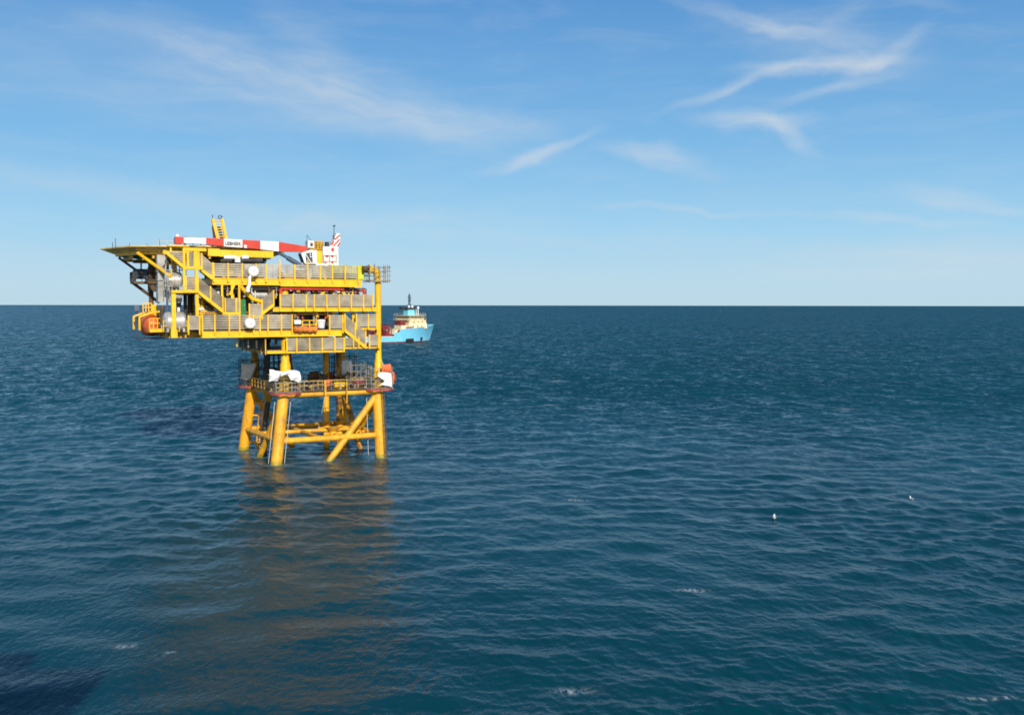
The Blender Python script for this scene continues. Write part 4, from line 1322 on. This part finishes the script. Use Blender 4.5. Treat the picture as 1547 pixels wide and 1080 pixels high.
# superstructure
m = MB()
m.bb(46.0, 57.2, -7.0, 7.0, 7.0, 9.6)
m.bb(46.6, 56.6, -6.8, 6.8, 9.62, 11.3)
sup = ship.part('superstructure', m, CREAM)
m = MB()
m.bb(45.8, 56.6, -7.2, 7.2, 11.32, 11.5)
m.bb(47.0, 55.5, -6.6, 6.6, 11.52, 12.0)
m.bb(47.0, 55.5, -6.6, 6.6, 13.05, 13.5)
m.bb(46.2, 56.2, -7.5, 7.5, 13.52, 13.7)
for y in [-6.55 + 13.1 * i / 10 for i in range(11)]:
    m.bb(46.98, 47.12, y - 0.07, y + 0.07, 11.95, 13.1)
for i in range(8):
    x = 47.2 + 8.2 * i / 7
    m.bb(x - 0.08, x + 0.08, -6.62, -6.48, 11.95, 13.1)
wh = ship.part('wheelhouse', m, CREAM)
m = MB(); m.bb(47.05, 55.45, -6.56, 6.56, 11.97, 13.07); ship.part('window_band', m, SWIN, wh)
for (x, y, z, s) in ((49, -7.02, 8.2, 0.5), (51.5, -7.02, 8.2, 0.5), (54, -7.02, 8.2, 0.5), (49.5, -6.82, 10.3, 0.5), (52, -6.82, 10.3, 0.5), (54.3, -6.82, 10.3, 0.5)):
    m = MB(); m.bb(x - s / 2, x + s / 2, y - 0.03, y + 0.03, z - 0.35, z + 0.35); ship.part('porthole', m, SWIN, sup)
for (y, z) in ((-4, 8.3), (-1.2, 8.3), (1.6, 8.3), (4.2, 8.3), (-3, 10.4), (0, 10.4), (3, 10.4)):
    x = 45.97 if z < 9 else 46.57
    m = MB(); m.bb(x - 0.03, x + 0.03, y - 0.3, y + 0.3, z - 0.35, z + 0.35); ship.part('porthole', m, SWIN, sup)
m = MB()
for (x0, x1, zz) in ((46.4, 56.6, 9.62), (45.9, 56.5, 11.5), (46.3, 56.1, 13.72)):
    hw = 7.2 if zz > 10 else 7.05
    for s in (-1, 1):
        m.bar((x0, s * hw, zz + 0.9), (x1, s * hw, zz + 0.9), 0.09)
        for i in range(7): m.bar((x0 + (x1 - x0) * i / 6, s * hw, zz), (x0 + (x1 - x0) * i / 6, s * hw, zz + 0.9), 0.09)
    m.bar((x0, -hw, zz + 0.9), (x0, hw, zz + 0.9), 0.09)
ship.part('handrail', m, CREAM)
# lower house aft of it, with the red boxes
m = MB()
m.bb(41.0, 46.4, -7.2, 3.0, 4.4, 7.0)
m.bb(42.5, 46.4, -5.8, 1.0, 7.02, 8.7)
m.prism([(37.0, -5.5, 4.0), (41.0, -5.5, 4.0), (41.0, -5.5, 6.6), (39.4, -5.5, 6.4)], (0, 5, 0))
ship.part('aft_house', m, CREAM)
m = MB(); m.bb(43.0, 45.9, -4.2, 2.0, 8.75, 11.0); m.bb(44.5, 48.5, -7.8, -7.1, 7.0, 8.0)
ship.part('winch_house', m, DRED)
# funnel, mast
m = MB().prism([(48.6, -2.2, 13.72), (53.0, -2.2, 13.72), (52.6, -2.2, 16.6), (48.8, -2.2, 16.6)], (0, 4.4, 0))
fu = ship.part('funnel', m, SBLUE)
m = MB(); m.bb(48.4, 52.9, -2.5, 2.5, 16.62, 17.5); m.bb(46.8, 48.6, 0.6, 3.2, 16.6, 17.9); ship.part('funnel_top', m, DRK, fu)
m = MB()
m.bar((51.0, 0, 17.4), (51.0, 0, 24.4), 0.8)
m.bar((51.0, 0, 23.0), (51.0, 0, 25.2), 0.16)
for zz, w in ((19.2, 4.2), (21.4, 2.6), (22.8, 3.4)):
    m.bar((51.0, -w / 2, zz), (51.0, w / 2, zz), 0.22)
    m.bar((51.0 - w / 3, 0, zz + 0.1), (51 + w / 3, 0, zz + 0.1), 0.2)
m.bb(50.2, 51.2, -1.0, -0.7, 21.4, 22.6)
ship.part('mast', m, NAVY)
for (x, y, z, r_) in ((50.5, -0.3, 18.1, 0.65), (51.5, -1.9, 18.1, 0.65)):
    ship.part('radar_dome', MB().ell((x, y, z), (r_, r_, r_ * 1.1)), WHT)
m = MB()
m.bar((53.5, -4.3, 13.7), (53.5, -4.3, 17.0), 0.35); m.ell((53.5, -4.3, 17.5), (0.65, 0.65, 0.8)); m.bar((53.2, -2.9, 13.7), (53.2, -2.9, 16.8), 0.3)
ship.part('aerial_post', m, WHT)
m = MB()
m.bar((62.0, 0, 8.2), (62.0, 0, 15.5), 0.22)
ship.part('foremast', m, DRK)
# work deck machinery
m = MB()
for (x, y, z, s) in ((30, -3, 5.0, 2.4), (33.5, -5.5, 4.6, 2.2), (35, 0, 6.5, 2.8), (27, -5, 4.2, 2), (38, 2, 7.2, 2.4), (31, 3, 7.4, 2.6), (26, 1, 6.4, 2.4), (22, -3, 5, 2.2)):
    m.box((x, y, z), (s * 1.3, s * 1.2, s), 0.2)
    m.tube((x, y - s * 0.8, z + s * 0.2), (x, y + s * 0.8, z + s * 0.2), s * 0.5, s * 0.5, 12)
ship.part('deck_winch', m, DRED)
m = MB()
for x, z in ((24, 7.5), (29, 9.0), (33, 8.0), (36, 9.5)):
    for s in (-1, 1): m.bar((x, s * 6.8, 2.6), (x, s * 6.8, z), 0.3)
    m.bar((x, -6.8, z - 0.5), (x, 6.8, z - 0.5), 0.3)
m.bb(20, 36, -7.9, -7.2, 3.4, 4.3)
ship.part('deck_gantry', m, DRED)
m = MB()
for (x, y, z) in ((31.5, -1.5, 7.3), (28, -2.5, 6.6), (34.5, -4, 6.4)): m.box((x, y, z), (1.6, 1.2, 0.9), 0.3)
ship.part('deck_locker', m, DUCT)

# ------------------------------------------------------------------ gulls on the water
def ground(px, py):
    r = ray(px, py)
    k = -CAMH / r[2]
    return (k * r[0], k * r[1])
def gull(px, py, rz, label):
    x, y = ground(px, py)
    fr = Frame(x, y, rz)
    t = Thing('gull', label, 'bird', (0, 0, GZ.get((px, py), 0.0)), 'gulls resting on the water', fr)
    z = t.origin[2]
    m = MB().path([(-0.34, 0, z + 0.19), (-0.24, 0, z + 0.15), (-0.08, 0, z + 0.1), (0.1, 0, z + 0.1), (0.22, 0, z + 0.16), (0.25, 0, z + 0.27), (0.27, 0, z + 0.35), (0.33, 0, z + 0.37), (0.37, 0, z + 0.36)],
                  [0.02, 0.07, 0.14, 0.15, 0.1, 0.062, 0.075, 0.05, 0.02], 14)
    t.part('body', m, GULL)
    for s in (-1, 1):
        m = MB().path([(0.12, s * 0.12, z + 0.17), (0.0, s * 0.15, z + 0.19), (-0.2, s * 0.1, z + 0.2), (-0.42, s * 0.03, z + 0.21)], [0.03, 0.06, 0.05, 0.01], 10)
        t.part('wing', m, GULLG)
    t.part('beak', MB().path([(0.365, 0, z + 0.36), (0.43, 0, z + 0.345)], [0.018, 0.006], 8), BEAK)
    t.o.scale = (0.85, 0.95, 0.85)

# ------------------------------------------------------------------ the rig the picture is taken from, behind the viewpoint
RF = Frame(-20, -30, R(4))
rig = Thing('drilling_rig', 'drilling rig behind the viewpoint whose shadow darkens the near sea', 'drilling rig', (0, 0, 0), frame=RF)
m = MB(); m.bb(-40, 24, -22, 27, 12, 15.5); rig.part('hull', m, GRATE)
m = MB(); m.bb(-38, 12, -18, 12, 15.5, 26); rig.part('accommodation_block', m, DUCT)
m = MB(); m.bb(-40, 16.5, -24, 25.5, 29.0, 29.6); m.bb(16.52, 21, -24, 23, 29.0, 29.6)
for q in range(6): m.bar((-30 + q * 8, 24.5, 29.6), (-30 + q * 8, 24.5, 31.0), 0.4)
for q in (-26, -8, 4, 15): m.bar((q, 14.5, 15.5), (q, 14.5, 29), 0.8)
rig.part('roof_deck', m, GRATE)

# ------------------------------------------------------------------ SEA
rng = np.random.default_rng(11)
NW = 130
lam = np.exp(rng.uniform(np.log(0.5), np.log(20.0), NW))
lam.sort()
WDIR = R(-112)
ang = WDIR + rng.normal(0, 1, NW) * R(52)
kk = 2 * np.pi / lam
wgt = np.where(lam > 5.0, np.exp(-((lam - 5.0) / 5.5) ** 2), 1.0)
slope = wgt * rng.uniform(0.6, 1.4, NW)
slope *= math.sqrt(2 * 0.0135) / math.sqrt((slope ** 2).sum())
amp = slope / kk
pha = rng.uniform(0, 2 * np.pi, NW)
dxw, dyw = np.cos(ang), np.sin(ang)

GP = [(rng.uniform(18, 90), rng.uniform(0, 6.28), rng.uniform(0, 6.28)) for _ in range(9)]
def GUST(X, Y):
    g = np.zeros_like(X)
    for L_, a_, p_ in GP:
        g += np.sin((np.cos(a_) * X * 0.6 + np.sin(a_) * Y) * 6.28 / L_ + p_)
    return 1.0 + 0.16 * g
def sea_at(X, Y, spac):
    Z = np.zeros_like(X); DX = np.zeros_like(X); DY = np.zeros_like(X); J = np.zeros_like(X)
    for i in range(NW):
        w = np.clip((lam[i] / spac - 1.6) / 1.6, 0, 1)
        w = w * w * (3 - 2 * w)
        if not np.any(w > 0): continue
        if lam[i] < 5: w = w * GUST(X, Y)
        th = kk[i] * (dxw[i] * X + dyw[i] * Y) + pha[i]
        c, s = np.cos(th), np.sin(th)
        Z += w * amp[i] * c
        DX -= w * amp[i] * dxw[i] * s * 0.9
        DY -= w * amp[i] * dyw[i] * s * 0.9
        J += w * slope[i] * c
    return X + DX, Y + DY, Z, J

ds = [28500 / 3.0, 28500 / 8, 28500 / 14, 28500 / 20.0, 28500 / 26.0, 28500 / 31.0, 860]
d = 800.0
while d > 0.4:
    ds.append(d)
    d -= 1.25 if d > 25 else (0.8 if d > 8 else max(0.12, d * 0.1))
rr = CAMH * FPX / np.array(ds)
az = np.concatenate([np.radians(np.linspace(-180, -34, 40, endpoint=False)), np.radians(np.linspace(-34, -29, 20, endpoint=False)), np.radians(np.linspace(-29, 29, 860)), np.radians(np.linspace(29.1, 34, 20)), np.radians(np.linspace(36, 180, 40))])
nr, na = len(rr), len(az)
RR, AZ = np.meshgrid(rr, az, indexing='ij')
spac_r = np.abs(np.gradient(rr))[:, None] * np.ones((1, na))
spac_a = np.abs(np.gradient(az))[None, :] * RR
spac = np.maximum(spac_r * 0.9, spac_a * 0.9)
X0, Y0 = RR * np.sin(AZ), RR * np.cos(AZ)
X1, Y1, Z1, J1 = sea_at(X0, Y0, spac)
GZ = {}
GPX = [(1169.5, 783), (1377.5, 752.5)]
for g in GPX:
    x, y = ground(*g)
    q = sea_at(np.array([[x]]), np.array([[y]]), np.array([[0.3]]))
    GZ[g] = float(q[2][0, 0]) - 0.03
gull(*GPX[0], R(70), 'white gull floating on the open sea, the nearer and left hand one')
gull(*GPX[1], R(105), 'white gull floating farther right on the open sea')

foam = np.zeros_like(X0)
crest = np.clip((J1 - 0.50) / 0.16, 0, 1) * (RR < 500)
foam = np.maximum(foam, crest * 0.75)
for px, py, rx, ry in ((840, 576, 1.8, 1.3), (870, 755, 1.1, 0.4), (1045, 891, 0.9, 0.3), (190, 976, 0.55, 0.35), (258, 985, 0.25, 0.2), (865, 1041, 0.8, 0.35), (1278, 617, 1.6, 0.9), (1505, 1054, 1.4, 0.2), (588, 685, 0.7, 1.2), (396, 700, 0.6, 0.5), (696, 766, 0.35, 0.3), (830, 612, 1.2, 0.6), (420, 704, 1.3, 0.5), (371, 684, 1.2, 0.6), (391, 692, 1.1, 0.5), (486, 698, 1.2, 0.6), (577, 691, 1.2, 0.7)):
    x, y = ground(px, py)
    foam = np.maximum(foam, 0.72 * np.exp(-(((X0 - x) / rx) ** 2 + ((Y0 - y) / ry) ** 2)))
far = np.clip((spac - 0.12) / 1.8, 0, 1)

verts = np.stack([X1, Y1, Z1], -1).reshape(-1, 3)
i0 = (np.arange(nr - 1)[:, None] * na + np.arange(na - 1)[None, :]).reshape(-1)
# rows run outward, columns run clockwise: counter-clockwise winding seen from above
quads = np.stack([i0, i0 + 1, i0 + na + 1, i0 + na], -1)
quads = quads[:, ::-1]
me = bpy.data.meshes.new('sea')
me.vertices.add(len(verts))
me.vertices.foreach_set('co', verts.astype(np.float32).reshape(-1))
me.loops.add(quads.size)
me.loops.foreach_set('vertex_index', quads.astype(np.int32).reshape(-1))
me.polygons.add(len(quads))
me.polygons.foreach_set('loop_start', (np.arange(len(quads)) * 4).astype(np.int32))
me.polygons.foreach_set('loop_total', np.full(len(quads), 4, dtype=np.int32))
me.polygons.foreach_set('use_smooth', np.ones(len(quads), dtype=bool))
me.update()
for nm, arr in (('foam', foam), ('coarse', far)):
    at_ = me.attributes.new(nm, 'FLOAT', 'POINT')
    at_.data.foreach_set('value', arr.astype(np.float32).reshape(-1))
sea = bpy.data.objects.new('sea', me)
COL.objects.link(sea)
sea['kind'] = 'structure'
sea['label'] = 'dark teal sea with low wind waves'

wm = bpy.data.materials.new('sea_water')
wm.use_nodes = True
t = NT(wm.node_tree)
b = wm.node_tree.nodes['Principled BSDF']
co = t.n('ShaderNodeTexCoord').outputs['Object']
fo = t.n('ShaderNodeAttribute', attribute_name='foam').outputs['Fac']
fa = t.n('ShaderNodeAttribute', attribute_name='coarse').outputs['Fac']
mp = t.mapping(co, rot=(0, 0, WDIR), scale=(1, 0.55, 1))
h1 = t.noise(mp, 1.5, 4, 0.62)
bn = t.n('ShaderNodeBump')
bn.inputs['Strength'].default_value = 1.0
bn.inputs['Distance'].default_value = 1.0
h3 = t.noise(mp, 5.5, 3, 0.6)
gp = t.ramp(t.noise(co, 0.035, 2), 0.3, 0.7, 0.7, 1.3)
t.link(t.math('MULTIPLY', t.math('ADD', t.math('MULTIPLY', h1, 0.10), t.math('MULTIPLY', h3, 0.018)), gp), bn.inputs['Height'])
# slopes of the waves that are too small for the mesh far out
def slopes(scale, k):
    nz_ = t.n('ShaderNodeTexNoise')
    t.link(mp, nz_.inputs['Vector'])
    nz_.inputs['Scale'].default_value = scale
    nz_.inputs['Detail'].default_value = 3
    nz_.inputs['Roughness'].default_value = 0.6
    return t.vmath('MULTIPLY', t.vmath('SUBTRACT', nz_.outputs['Color'], (0.5, 0.5, 0.5)), (k, k, 0))
# far normals tilted toward the camera, along the travel direction, to darken the sea
sv = t.vmath('ADD', t.vmath('ADD', slopes(0.25, 0.6), slopes(1.2, 0.85)), (0.24 * math.cos(WDIR), 0.24 * math.sin(WDIR), 0))
sc_ = t.vmath('SCALE', sv)
t.link(fa, sc_.node.inputs['Scale'])
t.link(t.vmath('NORMALIZE', t.vmath('ADD', bn.outputs[0], sc_)), b.inputs['Normal'])
fm = t.math('MULTIPLY', t.ramp(t.noise(mp, 3.2, 5, 0.7), 0.42, 0.62), fo, True)
big = t.noise(co, 0.02, 3)
wc = t.mix(t.ramp(big, 0.35, 0.65), (0.0006, 0.043, 0.059), (0.0012, 0.053, 0.070))
t.link(t.mix(fm, wc, (0.62, 0.66, 0.66)), b.inputs['Base Color'])
rg = t.ramp(fa, 0.0, 1.0, 0.07, 0.16)
t.link(t.math('MAXIMUM', rg, t.math('MULTIPLY', fm, 0.7)), b.inputs['Roughness'])
b.inputs['IOR'].default_value = 1.15
b.inputs['Specular Tint'].default_value = (0.75, 0.93, 1.0, 1)
me.materials.append(wm)

# ------------------------------------------------------------------ SKY AND SUN
SUN_V = Vector((12.5, -34.5, 18.0)).normalized()
el = math.asin(SUN_V.z)
sun_az = math.atan2(SUN_V.x, SUN_V.y)      # clockwise from +Y
sd = bpy.data.lights.new('sun', 'SUN')
sd.energy = 4.2
sd.angle = R(0.53)
sd.color = (1.0, 0.93, 0.83)
so = bpy.data.objects.new('sun', sd)
COL.objects.link(so)
so.rotation_euler = SUN_V.to_track_quat('Z', 'Y').to_euler()
so.location = (40, -80, 60)

w = bpy.data.worlds.new('World')
S.world = w
w.use_nodes = True
t = NT(w.node_tree)
bg = w.node_tree.nodes['Background']
sky = t.n('ShaderNodeTexSky', sky_type='NISHITA')
sky.sun_disc = False
sky.sun_elevation = el
sky.sun_rotation = sun_az
sky.altitude = 0
sky.air_density = 1.0
sky.dust_density = 0.6
sky.ozone_density = 2.5
SKY_STR = 0.14
gen = t.n('ShaderNodeTexCoord').outputs['Generated']
sp = t.n('ShaderNodeSeparateXYZ')
t.link(gen, sp.inputs[0])
azn = t.math('ARCTAN2', sp.outputs[0], sp.outputs[1])
eln = t.math('ARCSINE', sp.outputs[2])
cmb = t.n('ShaderNodeCombineXYZ')
t.link(azn, cmb.inputs[0])
t.link(eln, cmb.inputs[1])
base = cmb.outputs[0]
# low haze: the sky pales towards the horizon
hz = t.n('ShaderNodeValToRGB')
t.link(t.math('MULTIPLY', eln, 1 / R(40)), hz.inputs[0])
el_ = hz.color_ramp.elements
HZ = [(0.0, (.50, .69, .80)), (1.6, (.475, .69, .83)), (4.2, (.345, .63, .86)), (9, (.185, .46, .775)), (17, (.08, .285, .63)), (40, (.04, .17, .50))]
for i, (dg, c) in enumerate(HZ):
    e_ = el_[i] if i < 2 else el_.new(dg / 40)
    e_.position = dg / 40
    e_.color = (*[q / SKY_STR for q in c], 1)
hf = t.n('ShaderNodeValToRGB')
t.link(t.math('MULTIPLY', eln, 1 / R(40)), hf.inputs[0])
el_ = hf.color_ramp.elements
for i, (dg, q) in enumerate([(0, .98), (4.2, .96), (9, .9), (17, .85), (40, .4)]):
    e_ = el_[i] if i < 2 else el_.new(dg / 40)
    e_.position = dg / 40
    e_.color = (q, q, q, 1)
side = t.ramp(t.math('DOT', 0, 0) if False else sp.outputs[1], -0.35, 0.35)
skyc = t.mix(t.math('MULTIPLY', hf.outputs[0], side), sky.outputs[0], hz.outputs[0])
nz = t.n('ShaderNodeTexNoise')
t.link(base, nz.inputs['Vector'])
nz.inputs['Scale'].default_value = 22
nz.inputs['Detail'].default_value = 4
wv = t.vmath('SCALE', t.vmath('SUBTRACT', nz.outputs['Color'], (0.5, 0.5, 0.5)))
wv.node.inputs['Scale'].default_value = 0.022
co = t.vmath('ADD', base, wv)
# cirrus wisps: position, half length, half width in image pixels (each 1/1500 rad), tilt, density
WISPS = [(1235, 97, 120, 13, 1, .62), (1105, 130, 110, 9, 19, .40), (1130, 32, 125, 12, -17, .40), (1336, 82, 70, 13, 27, .40), (1250, 66, 150, 38, -14, .34), (1265, 132, 100, 9, 13, .30), (1268, 28, 55, 12, 22, .16),
         (1140, 184, 95, 16, -5, .56), (1193, 206, 46, 13, -38, .5), (978, 230, 76, 17, -10, .52), (1035, 252, 75, 16, -12, .22), (838, 224, 80, 9, 22, .44), (775, 247, 70, 11, 12, .26),
         (1030, 316, 160, 6, -4, .26), (1440, 300, 76, 16, -16, .5), (1525, 322, 50, 5, -3, .30), (1330, 328, 180, 8, -6, .26), (500, 140, 330, 50, -13, .36), (340, 92, 200, 15, -14, .26), (670, 186, 150, 26, -4, .42),
         (480, 90, 110, 40, -45, .24), (260, 140, 320, 50, -5, .24), (560, 335, 270, 28, 0, .30), (150, 285, 290, 24, -8, .24), (1450, 388, 260, 36, 2, .36), (1415, 8, 60, 10, -10, .14), (60, 40, 130, 30, 10, .10), (900, 365, 420, 16, -2, .12)]
tot = None
FIB = {}
for tl in (-13, 0, 18):
    rot = t.mapping(co, (0, 0, 0), (0, 0, R(-tl)), (1, 1, 1))
    f1 = t.noise(t.mapping(rot, (tl, 3, 0), scale=(9, 62, 1)), 1.0, 4, 0.6, 0.5)
    FIB[tl] = t.ramp(f1, 0.25, 0.76)
SOFT = {k: t.math('ADD', t.math('MULTIPLY', q, 0.62), 0.38) for k, q in FIB.items()}
for i, (px, py, L, W, tilt, s) in enumerate(WISPS):
    r_ = ray(px, py)
    a_, e_ = math.atan2(r_[0], r_[1]), math.atan2(r_[2], math.hypot(r_[0], r_[1]))
    loc = t.mapping(co, (a_, e_, 0), (0, 0, R(tilt)), (L / FPX, W / FPX, 1), 'TEXTURE')
    g = t.ramp(t.vmath('LENGTH', loc), 1.4, 0.0)
    k_ = min(FIB, key=lambda q: abs(q - tilt))
    val = t.math('MULTIPLY', t.math('MULTIPLY', g, SOFT[k_]), s * (0.98 if W > 20 else 1.05))
    tot = val if tot is None else t.math('ADD', tot, val)
bgv = t.noise(t.mapping(base, scale=(1, 5, 1)), 9, 6, 0.62, 0.5)
veil = t.math('MULTIPLY', t.ramp(bgv, 0.42, 0.75), 0.10)
tot = t.math('MINIMUM', t.math('ADD', tot, veil), 0.8)
up = t.ramp(eln, 0.0, 0.03)
tot = t.math('MULTIPLY', tot, up)
CL = 0.72 / SKY_STR
colr = t.mix(tot, skyc, (CL * 0.93, CL * 1.0, CL * 1.06))
t.link(colr, bg.inputs[0])
bg.inputs[1].default_value = SKY_STR
w.cycles.sampling_method = 'MANUAL'
w.cycles.sample_map_resolution = 256
S.cycles.filter_width = 1.75
S.cycles.max_bounces = 5
S.cycles.diffuse_bounces = 2
S.cycles.glossy_bounces = 3
S.cycles.transmission_bounces = 1
S.cycles.caustics_reflective = False
